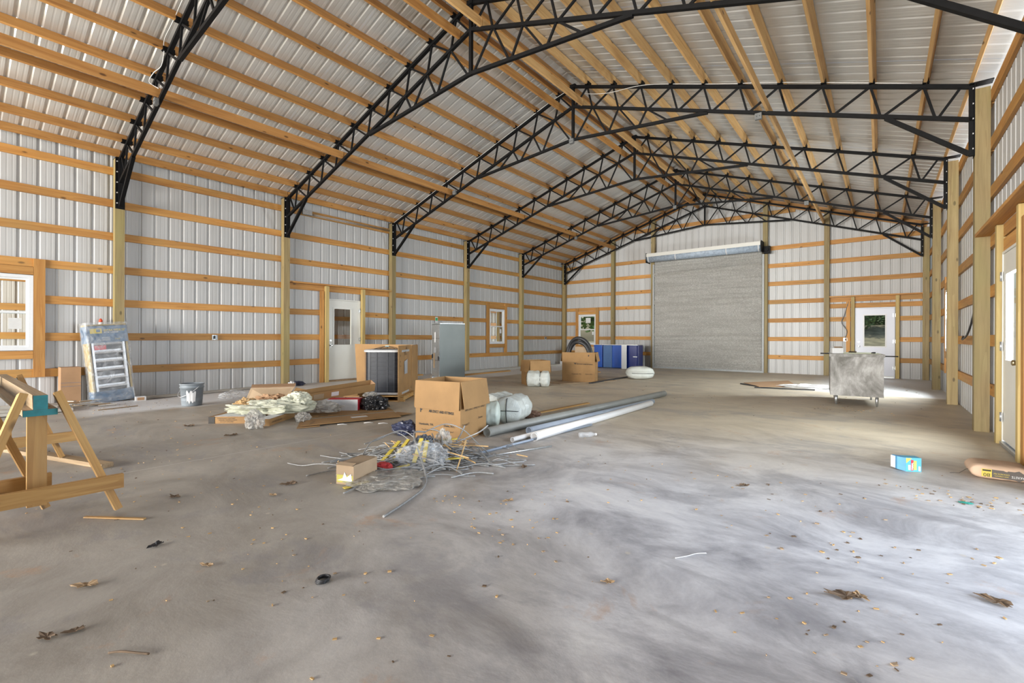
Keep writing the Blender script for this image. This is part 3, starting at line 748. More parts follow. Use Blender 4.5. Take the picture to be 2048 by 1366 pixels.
outlet(xg - .01, 3.76, 1.13, 1, 0, 'small metal outlet box on the girt between wrapped ladder and cream door')
outlet(xg - .01, 16.1, 1.13, 1, 0, 'tiny outlet box on left wall girt near the far corner')
outlet(-.86, YG - .02, 1.13, 0, -1, 'metal outlet box beside the white far door')
cable('flexible_conduit', [(-.78, YG - .03, 2.3), (-.88, YG - .04, 1.9), (-.95, YG - .04, 1.65), (-.82, YG - .05, 1.4), (-.86, YG - .04, 1.18)], 'grey flexible conduit dropping beside the white far door', .011, M['gbox'])
cable('flexible_conduit', [(XR + .05, 8.55, 1.95), (XR + .06, 8.75, 1.55), (XR + .05, 9.2, 1.25), (XR + .06, 9.9, 1.15), (XR + .1, 10.2, 1.2)], 'black flexible conduit loop on right wall between the two nearest posts', .012, M['dark'])

# ================================================================== things on the floor
# ------------------------------------------------------------------ sawhorses
def sawhorse(label, loc, ln, mat, rz=0.0, copy_of=None):
    t = thing('sawhorse', label, 'sawhorse', loc, rz, 'sawhorses at the left')
    # local frame: near end at x=0, beam runs towards -x
    board('beam_rail', (0, 0, .745), (-ln, 0, .745), .088, .062, M['old_lumber'], t)
    board('beam_plate', (0, 0, .682), (-ln, 0, .682), .038, .15, M['old_lumber'], t)
    for z, w, h in ((.745, .064, .086), (.682, .152, .038)):
        MB().box((.0015, 0, z), (.003, w, h)).obj('painted_end', M['teal'], t)
    for x, fx in ((-.02, .17), (-ln + .45, -ln + .58)):
        for s in (-1, 1):
            board('leg', (x, s * .075, .80), (fx, s * .34, .035), .088, .038, mat, t, up=(1, 0, 0))
        board('cross_rail', (fx + .02, -.46, .22), (fx + .02, .36 + (.0 if x > -.5 else .1), .22), .088, .036, mat, t)
    board('prop', (-.06, -.01, .66), (-.06, -.01, .10), .088, .038, mat, t, up=(0, 1, 0))
    return t
sawhorse('pine sawhorse with teal painted beam end, nearest the wrapped ladder side', (-4.04, .43, 0), 2.45, M['lumber'])
sawhorse('second pine sawhorse mostly cut off by the left edge behind the first', (-4.40, .13, 0), 2.45, M['lumber'], .06)
t = tag(board('floor_board', (-7.6, .25, .02), (-5.3, .98, .02), .038, .09, M['old_lumber']), 'thin board lying on the slab behind the sawhorses', 'board')
tag(board('wood_sliver', (-3.95, .62, .006), (-3.62, .85, .006), .008, .02, M['lumber']), 'short pine sliver on the slab near the sawhorse foot', 'wood scrap')

# ------------------------------------------------------------------ lumber and shims by the left wall
stack = [((-9.75, -.2, .03), (-9.72, 1.38, .03), .04, .14), ((-9.93, -.3, .03), (-9.90, 1.30, .03), .04, .14), ((-10.12, -.3, .03), (-10.10, 1.42, .03), .04, .14),
         ((-9.80, -.3, .07), (-9.86, 1.22, .07), .038, .14), ((-10.0, -.3, .07), (-10.02, 1.20, .07), .038, .14), ((-9.9, -.4, .108), (-9.98, 1.0, .108), .038, .14)]
blab = ['bottom board nearest the sawhorses in the pale stack under the left window', 'bottom board in the middle of the pale stack under the left window', 'bottom board nearest the wall in the pale stack under the left window',
        'second-layer board on the sawhorse side of the pale stack', 'second-layer board on the wall side of the pale stack', 'topmost board of the pale stack under the left window']
for i, (p, q, h, w) in enumerate(stack):
    tag(board('lumber_board', p, q, h, w, M['gray_lumber']), blab[i], 'board', 'weathered boards stacked by the left window')
for i in range(15):
    x = -10.25 + random.uniform(-.25, .35); y = 1.2 + random.uniform(-.02, .65); a = random.uniform(-.6, .9); l = random.uniform(.18, .38); z = .012 + .016 * (i % 5)
    d = Vector((math.cos(a + 1.2), math.sin(a + 1.2), random.uniform(-.02, .05))) * l / 2
    tag(board('shim', Vector((x, y, z)) - d, Vector((x, y, z)) + d, .010, .05, M['gray_lumber'] if i % 3 else M['old_lumber']), 'loose wooden shim scattered at the foot of the wrapped ladder', 'wood scrap', 'loose shims by the ladder')
tag(board('lumber_board', (-10.45, 2.42, .03), (-10.84, 4.9, .03), .04, .09, M['gray_lumber']), 'long grey board on the floor along the left wall beyond the ladder', 'board')
tag(board('wood_strip', (-9.45, 1.63, .008), (-9.55, 2.14, .008), .012, .02, M['old_lumber']), 'thin strip of wood on the pale slab in front of the ladder', 'wood scrap')

# ------------------------------------------------------------------ cartons
def carton(name, label, loc, rz, w, d, h, mat, flaps=None, th=.006, cat='box', group=None, wob=0.0, closed=False):
    """open carton: x = width, y = depth, local origin at the middle of the base; flaps: dict side -> (angle, length)"""
    t = thing(name, label, cat, loc, rz, group)
    b = MB()
    def wall(x0, y0, x1, y1):
        nx, nz = 6, 5; vs = []
        nrm = Vector((y1 - y0, -(x1 - x0), 0)).normalized()
        for j in range(nz + 1):
            for i in range(nx + 1):
                u, v = i / nx, j / nz; o = wob * math.sin(math.pi * u) * noise.noise(Vector((x0 * 3 + u * 2, y0 * 3 + v * 2, loc[0]))) * 2 * math.sin(math.pi * min(1, v * 1.2 + .05)) + wob * .4 * (v - .5)
                vs.append(Vector((x0 + (x1 - x0) * u, y0 + (y1 - y0) * u, h * v)) + nrm * o)
        n = len(vs); ins = [p - nrm * th for p in vs]
        fs = []
        for j in range(nz):
            for i in range(nx):
                a = j * (nx + 1) + i; fs.append((a, a + 1, a + nx + 2, a + nx + 1)); fs.append((a + n, a + nx + 1 + n, a + nx + 2 + n, a + 1 + n))
        top = nz * (nx + 1)
        for i in range(nx): fs.append((top + i, top + i + 1, top + i + 1 + n, top + i + n))
        b.add(vs + ins, fs)
    X, Y = w / 2, d / 2
    wall(-X, -Y, X, -Y); wall(X, -Y, X, Y); wall(X, Y, -X, Y); wall(-X, Y, -X, -Y)
    b.box((0, 0, th / 2), (w - .004, d - .004, th))
    if closed: b.box((0, 0, h - th / 2), (w - .004, d - .004, th))
    b.obj('carton_body', mat, t)
    for side, (ang, ln) in (flaps or {}).items():
        # ang: 0 = straight up, 90 = folded outwards level, 170 = hanging down outside
        A = math.radians(ang); o, i = {'f': ((0, -1, 0), w), 'b': ((0, 1, 0), w), 'l': ((-1, 0, 0), d), 'r': ((1, 0, 0), d)}[side[0]]
        out = Vector(o); base = Vector((out.x * (X + th), out.y * (Y + th), h - .002)); along = Vector((-out.y, out.x, 0))
        dr = out * math.sin(A) + Vector((0, 0, 1)) * math.cos(A); fl2 = i / 2 - .004
        q = [base + along * fl2, base - along * fl2, base - along * fl2 + dr * ln, base + along * fl2 + dr * ln]
        nn = along.cross(dr).normalized() * th * .8
        bb = MB(); bb.add([tuple(v) for v in q] + [tuple(v + nn) for v in q], [(0, 1, 2, 3), (7, 6, 5, 4), (0, 4, 5, 1), (1, 5, 6, 2), (2, 6, 7, 3), (3, 7, 4, 0)]); bb.obj('flap', mat, t)
    return t
# the big duct carton
AZ = math.atan2(.144, .60)
t = carton('cardboard_box', 'large open cardboard box printed with duct lettering, flaps folded down outside', (-3.975, 3.86, 0), AZ, .60, .60, .66, M['card'],
           {'f': (176, .31), 'r': (171, .30), 'l': (176, .30), 'b': (176, .30)})
F = lambda x, z: (x, -.3015, z)
lettering('AIR DUCT AND FITTINGS', .040, M['ink'], t, F(.05, .300), (1, 0, -.03), (0, 0, 1), 'CENTER', .002, bold=.0012, squash=.72)
lettering('Humboldt, TN.', .032, M['ink'], t, F(-.25, .155), (1, 0, 0), (0, 0, 1), 'LEFT', .001, bold=.0008)
lettering('Dunn, N.C.', .032, M['ink'], t, F(.235, .155), (1, 0, 0), (0, 0, 1), 'RIGHT', .001, bold=.0008)
lettering('"You\'ll never be our warehouse, not on time"', .0235, M['ink'], t, F(0, .095), (1, 0, 0), (0, 0, 1), 'CENTER', .001)
b = MB(); b.prism([(0, 0), (.012, 0), (.014, .02), (.034, .034), (.0, .045)], F(-.235, .298), (1, 0, 0), (0, 0, 1), (0, -1, 0), .001); b.obj('emblem', M['ink'], t)
G = lambda y, z: (.3015, y, z)
lettering('AIR DUCT AND FITTINGS', .040, M['ink'], t, G(-.20, .325), (0, 1, 0), (0, 0, 1), 'LEFT', .001)
lettering('Tunstall, P.', .036, M['ink'], t, G(-.26, .165), (0, 1, 0), (0, 0, 1), 'LEFT', .001)
lettering('Denver', .036, M['ink'], t, G(.10, .20), (0, 1, 0), (0, 0, 1), 'LEFT', .001)
# mid box behind
t = carton('cardboard_box', 'open cardboard box with flaps down, standing left behind the white roll', (-6.63, 9.27, 0), math.radians(-33), .60, .52, .60, M['card'],
           {'f': (174, .28), 'r': (172, .28), 'l': (175, .28), 'b': (174, .28)}, wob=.02)
t3 = carton('cardboard_box', 'open cardboard box holding black coiled tubing in front of the blue cabinet', (-6.22, 10.72, .012), math.radians(20), .86, .50, .76, M['card'],
           {'f': (174, .25), 'r': (168, .24), 'l': (172, .24), 'b': (174, .24)}, wob=.025)
lettering('AIR DUCT AND FITTINGS', .036, M['ink'], t3, (.37, -.255, .44), (1, 0, -.03), (0, 0, 1), 'RIGHT', .02, bold=.001)
lettering('Humboldt, TN.', .04, M['ink'], t3, (-.17, -.255, .19), (1, 0, 0), (0, 0, 1), 'LEFT', .02)
lettering('Dunn, N.C.', .04, M['ink'], t3, (.37, -.255, .19), (1, 0, 0), (0, 0, 1), 'RIGHT', .02)
MB().prism([(0, .03), (.10, .03), (.06, .015), (.05, -.02), (.035, .012)], (-.13, -.275, .46), (1, 0, 0), (0, 0, 1), (0, -1, 0), .001).obj('emblem', M['ink'], t3)
carton('cardboard_box', 'small brown carton tucked inside the box with the black tubing', (-6.12, 10.78, .40), .35, .46, .30, .52, M['cardpale'], {}, closed=True)
for R0, cx, cz, yy, lab in ((.38, -6.20, .66, 10.60, 'nearer black corrugated hose arching out of the open box'), (.44, -6.24, .70, 10.68, 'farther black corrugated hose arching out of the open box')):
    pts = [(cx + R0 * math.cos(a) * .80, yy + .02 * math.sin(3 * a), cz + R0 * math.sin(a)) for a in [math.pi * k / 40 for k in range(41)]]
    tag(MB().tube(pts, .045, 12, radii=[.045 + .005 * (i % 2) for i in range(41)]).obj('corrugated_hose', M['grayplastic'] if 0 else M['dark']), lab, 'hose')
t = thing('cardboard_sheet', 'flat cardboard sheet on the slab under the box of black tubing', 'cardboard')
MB().prism([(-6.75, 9.85), (-6.2, 9.72), (-5.55, 11.5), (-6.6, 12.3)], (0, 0, .001), (1, 0, 0), (0, 1, 0), (0, 0, 1), .008).obj('sheet', M['cardpale'], t)
tag(board('floor_board', (-5.72, 10.35, .015), (-5.80, 12.75, .015), .028, .07, M['dark']), 'thin dark strip on the slab beside the box of tubing', 'board')
tag(board('floor_board', (-7.55, 12.2, .05), (-6.9, 13.1, .09), .03, .14, M['lumber']), 'short brown board propped behind the box of black tubing', 'board')

# small box near the cable heap
t = carton('cardboard_box', 'small pale cardboard box with a torn printed end beside the cable heap', (-3.325, 2.17, 0), 1.10, .30, .165, .155, M['cardpale'], {}, closed=True)
t.rotation_euler = (0, 0, math.atan2(.20, -.07))
MB().box((-.1515, 0, .045), (.002, .15, .06)).obj('yellow_print', plain('yellow_print', (.42, .38, .06), .6), t)
MB().prism([(-.07, .03), (-.02, .05), (.0, .10), (.02, .06), (.06, .09), (.07, .03)], (-.153, 0, 0), (0, -1, 0), (0, 0, 1), (-1, 0, 0), .001).obj('torn_window', M['paper'], t)
MB().box((-.14, 0, .158), (.05, .15, .004), Matrix.Rotation(-.25, 3, 'Y')).obj('flap', M['cardpale'], t)
crumple('red_rag', plain('red_cloth', (.40, .03, .03), .7), None, (.09, .06, .04), 5, 3, .4, 2.5, loc=(-3.36, 2.45, 0))
bpy.data.objects['red_rag']['label'] = 'crumpled red rag behind the small cardboard box'; bpy.data.objects['red_rag']['category'] = 'rag'

# ------------------------------------------------------------------ insulation bundles in white plastic
M['bale'] = plain('white_plastic_wrap', (.56, .58, .54), .38, 0, .07, 6, .0)
_m = M['bale']; _nt = _m.node_tree; _b = [n for n in _nt.nodes if n.type == 'BSDF_PRINCIPLED'][0]; bump(_nt, _b, noise_n(_nt, objvec(_nt), 16, 5, .65, 2.0), .6, .02)
M['baleg'] = plain('greenish_insulation_wrap', (.48, .53, .47), .4, 0, .07, 6, .3)
def bale(label, loc, rz, r, ln, mat, seed, tilt=0.0, straps=(-.0,), group='insulation bundles in white plastic'):
    t = thing('insulation_bundle', label, 'insulation bundle', loc, rz, group)
    b = MB(); b.smooth = True; n, m = 40, 30; vs = []
    for j in range(m + 1):
        u = j / m; x = (u - .5) * ln; cap = min(u, 1 - u) * 2
        rr = r * min(1, (cap * 6.0) ** .42) if cap < .17 else r
        for s_ in straps: rr *= 1 - .17 * math.exp(-((x - s_ * ln) / (.03)) ** 2)
        for k in range(n):
            a = 2 * math.pi * k / n; q = Vector((math.cos(a), math.sin(a), u * 3 + seed)); f = 1 + .07 * noise.fractal(q * 2.1, 1, 2, 5) + .03 * math.sin(a * 9 + 3 * noise.noise(q * 2))
            z = r * .93 + rr * f * math.sin(a); vs.append((x, rr * f * math.cos(a) * 1.04, max(.002, z)))
    fs = [(j * n + k, j * n + (k + 1) % n, (j + 1) * n + (k + 1) % n, (j + 1) * n + k) for j in range(m) for k in range(n)]
    fs += [tuple(range(n))[::-1], tuple(m * n + k for k in range(n))]
    b.add(vs, fs); b.obj('wrapped_roll', mat, t)
    for s_ in straps:
        MB().tube([(s_ * ln, r * .86 * math.cos(a), r * .95 + r * .85 * math.sin(a)) for a in [2 * math.pi * k / 28 for k in range(29)]], .006, 6).obj('strap', M['dark'], t)
    pts = []
    for u in (-.47, -.5, -.505): pts.append((u * ln, 0, r * .93 + r * (.9 if u > -.48 else .55)))
    MB().tube([(-.30 * ln, 0, r * 1.92), (-.46 * ln, 0, r * 1.80), (-.508 * ln, 0, r * 1.2), (-.508 * ln, 0, r * .6), (-.47 * ln, 0, r * .12)], .006, 6).obj('strap', M['dark'], t)
    MB().tube([(-.30 * ln, -r * .99, r * .95), (-.46 * ln, -r * .85, r * .95), (-.508 * ln, -.2 * r, r * .98), (-.508 * ln, .3 * r, r * .95), (-.46 * ln, r * .86, r * .95), (-.3 * ln, r, r * .95)], .005, 6).obj('strap', M['dark'], t)
    return t
bale('front white plastic insulation bundle with crossed straps beside the grey pipes', (-3.98, 5.05, 0), math.radians(108), .185, .58, M['bale'], 1, straps=(.02,))
bale('white insulation bundle half hidden behind the bundle with crossed straps', (-4.38, 5.18, 0), math.radians(100), .18, .56, M['bale'], 4, straps=(-.1,))
t = bale('white insulation bundle standing right behind the big open cardboard box', (-4.06, 4.52, .0), math.radians(20), .165, .44, M['baleg'], 9, straps=(.0,)); t.rotation_euler = (0, math.radians(0), math.radians(35))
bale('grey-white roll lying against the left open box in the middle distance', (-6.34, 8.98, 0), math.radians(28), .19, .56, M['bale'], 13, straps=(.1,))
# pillow-like bag near the roller door
def pillow(name, label, loc, rz, sx, sy, sz, mat, seed, cat='bag'):
    b = MB(); b.smooth = True; n, m = 40, 20; vs = []
    for j in range(m + 1):
        v = -1 + 2 * j / m
        for k in range(n):
            a = 2 * math.pi * k / n; ce = math.copysign(abs(math.cos(a)) ** .6, math.cos(a)); se = math.copysign(abs(math.sin(a)) ** .8, math.sin(a))
            p = (1 - abs(v) ** 3.2) ** .5 if abs(v) < 1 else 0
            q = Vector((ce + seed, se, v)); f = 1 + .07 * noise.fractal(q * 2.2, 1, 2, 4)
            pin = 1 - .22 * math.exp(-((se * .5 + .0) / .12) ** 2) * (abs(ce) > .2)
            vs.append((v * sx / 2 * (1 + .03 * noise.noise(q * 3)), ce * p * sy / 2 * f * pin, max(.002, sz / 2 + se * p * sz / 2 * f)))
    fs = [(j * n + k, j * n + (k + 1) % n, (j + 1) * n + (k + 1) % n, (j + 1) * n + k) for j in range(m) for k in range(n)]
    b.add(vs, fs); t = thing(name, label, cat, loc, rz); b.obj('bag_body', mat, t); return t
t = pillow('plastic_bag', 'grey-white stuffed bag on the floor before the foil curtain door', (-5.28, 12.4, 0), .45, .78, .46, .36, M['bale'], 2)
MB().tube([(-.36, .18, .17), (-.2, -.215, .175), (.2, -.22, .175), (.36, -.1, .17)], .006, 6).obj('strap', M['dark'], t)

# ------------------------------------------------------------------ pipes on the floor
M['pvcg'] = plain('grey_pvc', (.21, .215, .20), .42, 0, .1, 5); M['pvcb'] = plain('blue_grey_pvc', (.25, .29, .35), .4, 0, .08, 5); M['pvco'] = plain('olive_grey_pvc', (.31, .30, .24), .45, 0, .1, 5); M['pvcw'] = plain('white_pvc', (.62, .61, .60), .4, 0, .04, 3)
def pipe(name, p0, p1, r, mat, label, wall=.006):
    p0, p1 = Vector(p0), Vector(p1); o = thing(name, label, 'pipe', p0); d = p1 - p0
    MB().pipe((0, 0, 0), d, r, r - wall, 20).obj('pipe_body', mat, o); e = d.normalized()
    MB().pipe(-e * .002, e * .012, r + .0022, r - .0005, 20).obj('end_collar', mat, o); return o
pipe('pipe', (-3.57, 4.03, .056), (-3.36, 9.08, .056), .056, M['pvcg'], 'thick grey pipe with dusty end nearest the big cardboard box', .008)
pipe('pipe', (-3.27, 4.44, .047), (-3.13, 7.9, .047), .044, M['pvcb'], 'blue-grey pipe lying between thick grey and thick white pipe')
pipe('pipe', (-3.02, 4.20, .048), (-3.05, 7.62, .048), .047, M['pvcw'], 'thick white pipe nearest the bare slab, open end forward')
pipe('pipe', (-3.17, 4.00, .03), (-3.14, 7.2, .028), .027, M['pvcw'], 'slim white pipe between the blue-grey and thick white pipes', .004)
pipe('pipe', (-3.68, 4.12, .028), (-3.52, 7.0, .028), .026, M['pvcw'], 'short looking white pipe end beside the thick grey pipe', .004)
pipe('pipe', (-3.10, 3.38, .014), (-2.96, 5.4, .02), .0135, M['pvcb'], 'slim blue-grey conduit reaching towards the cable heap', .003)
pipe('pipe', (-2.99, 3.30, .010), (-2.72, 4.10, .010), .0085, M['galv'], 'thin shiny metal rod, shortest, in front of all pipes', .002)
tag(board('wood_strip', (-4.02, 5.5, .03), (-3.87, 6.95, .05), .02, .06, M['lumber']), 'thin brown wood strip on the floor behind the pipes', 'board')
crumple('brown_rag', plain('brown_cloth', (.16, .09, .06), .8), None, (.14, .10, .06), 15, 3, .4, 2.5, loc=(-3.95, 5.42, 0)); tag(bpy.data.objects['brown_rag'], 'dark brown rag between the strapped bundle and the pipes', 'rag')
t = thing('plastic_bottle', 'small clear plastic bottle lying in front of the white pipe', 'bottle', (-2.66, 4.75, .034), .9)
MB().tube([(-.10, 0, 0), (-.095, 0, 0), (.05, 0, 0), (.08, 0, 0), (.10, 0, 0)], .03, 14, radii=[.02, .032, .032, .02, .012]).obj('bottle_body', M['film'], t); MB().tube([(.10, 0, 0), (.115, 0, 0)], .015, 12).obj('bottle_cap', M['white'], t)

# ------------------------------------------------------------------ trees and brush outside
def leaf_mat(name, a, b_):
    m, nt, b, o = new_mat(name); nt.links.new(ramp(nt, noise_n(nt, objvec(nt, (1, 1, 1), False), 1.3, 4), [(.35, a), (.65, b_)]), b.inputs['Base Color']); b.inputs['Roughness'].default_value = .6
    try: b.inputs['Subsurface Weight'].default_value = 0
    except Exception: pass
    return m
M['leafd'] = leaf_mat('dark_leaves', (.02, .05, .012), (.06, .13, .03)); M['leafl'] = leaf_mat('light_leaves', (.05, .12, .025), (.16, .27, .07)); M['bark'] = plain('bark', (.10, .075, .05), .9, 0, .3, 6)
def tree(label, x, y, z0, h, r, mat, n=1500, trunk=True, cat='tree', name='tree', group=None):
    t = thing(name, label, cat, (x, y, z0), 0, group); rn = random.Random(int(x * 97 + y * 31)); b = MB()
    blobs = [(rn.uniform(-.5, .5) * r, rn.uniform(-.5, .5) * r, h * (.30 + .6 * rn.random() if trunk else .2 + .5 * rn.random()), r * rn.uniform(.45, .75)) for _ in range(9)]
    for i in range(n):
        bx_, by_, bz_, br = blobs[i % 9]; d = Vector((rn.gauss(0, 1), rn.gauss(0, 1), rn.gauss(0, 1))).normalized() * br * rn.uniform(.55, 1.05)
        c = Vector((bx_, by_, bz_)) + d; c.z = max(c.z, .05); s_ = rn.uniform(.10, .22) * (1 if trunk else .6)
        u = Vector((rn.gauss(0, 1), rn.gauss(0, 1), rn.gauss(0, .6))).normalized(); v = u.orthogonal().normalized()
        b.add([c - u * s_, c + v * s_ * .5, c + u * s_, c - v * s_ * .5], [(0, 1, 2, 3)])
    b.obj('foliage', mat, t)
    if trunk: MB().tube([(0, 0, -.3), (.05, 0, h * .4), (.1, .1, h * .8)], .1, 8, radii=[.16, .12, .05]).obj('trunk', M['bark'], t)
    else:
        MB().tube([(0, 0, -.3), (.03, 0, h * .5)], .03, 6).obj('stem', M['bark'], t)
    return t
tree('leafy tree nearest the far left window', -12.6, 24.3, 0, 6.5, 2.2, M['leafl'], 2600)
for i, (x, y, m) in enumerate(((-16.5, 26.5, 'leafd'), (-12.6, 28, 'leafd'), (-18.5, 24, 'leafd'), (-9.3, 26.5, 'leafd'), (-15, 31, 'leafd'))):
    tree(('dark tree second from left outside the far left window', 'dark tree straight outside the far left window behind the leafy one', 'leftmost dark tree outside the far left window', 'rightmost dark tree outside the far left window', 'dark tree farthest back outside the far left window')[i], x, y, .3, 8.5, 2.4, M[m], 2600, group='dark trees outside the far left window')
for x, y, lab in ((-.9, 29.5, 'left bush on the bank seen through the white far door'), (1.4, 30.6, 'right bush on the bank seen through the white far door'), (.2, 32.2, 'rear bush on the bank seen through the white far door')):
    tree(lab, x, y, 1.62, 1.9, 1.3, M['leafl'], 1700, trunk=False, cat='bush', name='bush')
M['clay'] = plain('clay_bank', (.42, .33, .22), .95, 0, .25, 2)

# ------------------------------------------------------------------ wrapped attic ladder box leaning on the left wall
M['navy'] = plain('blue_print', (.075, .135, .22), .5, 0, .25, 14); M['yellow'] = plain('yellow_print_ink', (.58, .45, .07), .5); M['red'] = plain('red_badge', (.60, .02, .04), .5)
M['alu'] = plain('aluminium', (.66, .67, .69), .35, .5, .08, 10); M['panelgrey'] = plain('grey_panel', (.33, .33, .34), .5, 0, .1)  # plain grey for the ladder backing and printed labels
t = thing('boxed_ladder', 'boxed folding ladder in clear plastic with blue printed ends, leaning on the left wall', 'boxed ladder', (-10.66, 2.04, 0))
t.rotation_euler = (Matrix.Rotation(math.radians(96), 3, 'Z') @ Matrix.Rotation(math.radians(-4.5), 3, 'Y') @ Matrix.Rotation(math.radians(-3.5), 3, 'X')).to_euler()
W2_, H_, D_ = .275, 1.36, .13
bb = MB()
for s in (-1, 1): bb.box((s * (W2_ - .014), .02, H_ / 2 + .01), (.026, .26, H_ - .02))
bb.box((0, .02, H_ - .012), (.5, .26, .022)).box((0, .02, .02), (.5, .26, .022)); bb.obj('wooden_frame', M['trimmer'], t)
MB().box((0, .135, H_ / 2), (.52, .012, H_ - .06)).obj('back_panel', M['panelgrey'], t)
for s in (-1, 1): MB().box((s * .215, -.08, H_ / 2), (.030, .05, H_ - .1)).obj('ladder_rail', M['alu'], t)
for i in range(6): MB().box((0, -.06, .26 + i * .15), (.40, .085, .026), Matrix.Rotation(-.25, 3, 'X')).box((0, -.03, .30 + i * .15), (.40, .01, .035)).obj('ladder_step', M['alu'], t)
MB().box((0, -.118, 1.185), (.56, .012, .29)).box((-.279, .02, 1.185), (.01, .28, .29)).obj('printed_band', M['navy'], t)
MB().box((0, -.118, .10), (.56, .012, .20)).box((-.279, .02, .10), (.01, .28, .20)).obj('printed_band', M['navy'], t)
fy = -.1255
MB().box((-.155, fy, 1.245), (.16, .002, .085)).obj('yellow_label', M['yellow'], t); MB().box((-.125, fy - .002, 1.25), (.05, .002, .05)).obj('logo', M['navy'], t)
lettering('EXTRA WIDE 25"', .052, M['yellow'], t, (-.05, fy, 1.235), (1, 0, 0), (0, 0, 1), 'LEFT', .001, bold=.001, squash=.78)
lettering('ATTIC LADDER', .030, M['paper'], t, (-.05, fy, 1.205), (1, 0, 0), (0, 0, 1), 'LEFT', .001, bold=.0008)
lettering('TYPE', .034, M['yellow'], t, (.09, fy, 1.08), (1, 0, 0), (0, 0, 1), 'LEFT', .001)
for i in range(4): MB().box((-.03 + .002 * i, fy, 1.13 - i * .018), (.11, .002, .006)).obj('print_line', M['paper'], t)
MB().box((-.12, fy, .955), (.155, .006, .075)).obj('red_badge', M['red'], t)
lettering('QUICK EASY', .024, M['paper'], t, (-.12, fy - .004, .967), (1, 0, 0), (0, 0, 1), 'CENTER', .001); lettering('INSTALL', .024, M['paper'], t, (-.12, fy - .004, .942), (1, 0, 0), (0, 0, 1), 'CENTER', .001)
MB().box((-.272, -.06, .93), (.004, .05, .12)).box((-.272, -.04, .35), (.004, .05, .25)).obj('yellow_label', M['yellow'], t)
def wrap():
    b = MB(); b.smooth = False; nz, per = 26, 44; vs = []
    for j in range(nz + 1):
        z = .003 + (H_ + .03) * j / nz
        for k in range(per):
            a = 2 * math.pi * k / per; c_, s_ = math.cos(a), math.sin(a); e = .28
            x = math.copysign(abs(c_) ** e, c_) * (W2_ + .028); y = math.copysign(abs(s_) ** e, s_) * (D_ + .038) + .015
            w = .016 * noise.noise(Vector((k * .55, z * 2.2, 1))) + .02 * noise.noise(Vector((c_ * 2, s_ * 2, z * 4))); wid = 1 + w * 2 + .05 * max(0, (.25 - z)) * 2
            vs.append((x * wid + w * .4, y * wid, z))
    fs = [(j * per + k, j * per + (k + 1) % per, (j + 1) * per + (k + 1) % per, (j + 1) * per + k) for j in range(nz) for k in range(per)]
    fs.append(tuple(nz * per + k for k in range(per))); b.add(vs, fs); return b
wrap().obj('plastic_wrap', M['film'], t)
t = thing('spray_can', 'white can with red cap standing on the girt above the wrapped ladder', 'can', (XGL + .075, 1.93, 1.215))
MB().lathe([(0, 0), (.03, 0), (.032, .01), (.032, .17), (.024, .185), (0, .187)], 18).obj('can_body', M['white'], t); MB().lathe([(0, .187), (.027, .187), (.027, .215), (.014, .245), (0, .25)], 14).obj('cap', plain('red_plastic', (.65, .08, .03), .4), t)
t = carton('cardboard_box', 'tall tan carton against the left wall beside the wrapped ladder', (-10.83, 1.50, 0), 1.57, .25, .26, .62, M['cardred'], {}, closed=True)
for z in (.36, .30): MB().box((0, -.1315, z), (.25, .002, .004)).obj('tape_line', M['navy'], t)
t = carton('white_box', 'little white box at the foot of the wrapped ladder on its right', (-10.35, 2.36, 0), 1.45, .15, .10, .075, M['paper'], {}, closed=True)
MB().box((0, -.0515, .037), (.10, .002, .05)).obj('printed_label', M['cardred'], t)

# ------------------------------------------------------------------ bucket
t = thing('bucket', 'grey plastic bucket with wire handle and torn white label', 'bucket', (-9.0, 2.74, 0), .3)
b = MB(); b.lathe([(0, .004), (.140, .004), (.145, .015), (.165, .30), (.174, .30), (.174, .315), (.166, .315), (.168, .35), (.177, .35), (.177, .365), (.168, .37), (.162, .37), (.152, .10), (.138, .02), (0, .02)], 36); b.obj('bucket_body', M['grayplastic'], t)
pts = [(-.03 + .178 * math.cos(a) * .2 - .12 * math.sin(a) * .0, 0, 0) for a in (0,)]
MB().tube([(.178 * math.cos(a), -.178 * math.sin(a) * 1.0 - .02 * math.sin(a), .33 - .17 * math.sin(a)) for a in [math.pi * k / 16 for k in range(17)]], .003, 6).obj('handle', M['zinc'], t)
b = MB(); n = 10; vs = []
for j, z in enumerate((.07, .24)):
    for k in range(n + 1):
        a = -1.05 + .75 * k / n + (.1 if j else -.0) * (k / n - .5); r_ = .1455 + (.165 - .145) * (z / .30) + .003; vs.append((r_ * math.cos(a), r_ * math.sin(a), z + (.03 * math.sin(k * 1.7) if k % 2 else 0)))
b.add(vs, [(k, k + 1, n + 2 + k, n + 1 + k) for k in range(n)]); b.obj('torn_label', M['paper'], t)

# ------------------------------------------------------------------ cartons and packing litter in the middle
def slab(name, label, quad, th, mat, cat='cardboard', group=None, z=0.0):
    """flat piece with given corner points (x, y[, z])"""
    q = [Vector((p[0], p[1], (p[2] if len(p) > 2 else z))) for p in quad]; c = sum(q, Vector()) / len(q); c.z = min(v.z for v in q)
    t = thing(name, label, cat, c, 0, group); n = (q[1] - q[0]).cross(q[-1] - q[0]).normalized(); n = n if n.z > -1e-6 else -n; b = MB(); k = len(q)
    b.add([tuple(v - c) for v in q] + [tuple(v - c + n * th) for v in q], [tuple(range(k)), tuple(range(k, 2 * k))] + [(i, (i + 1) % k, (i + 1) % k + k, i + k) for i in range(k)])
    b.obj('panel', mat, t); return t, c
a0 = math.atan2(.31, .355)
t = carton('flat_box', 'long shallow cardboard box with dark end in the litter, nearest the bucket', (-6.98, 2.70, 0), a0, .48, .62, .088, M['card'], {}, closed=True)
MB().box((-.20, -.3125, .044), (.082, .003, .087)).obj('dark_end_print', M['ink'], t)
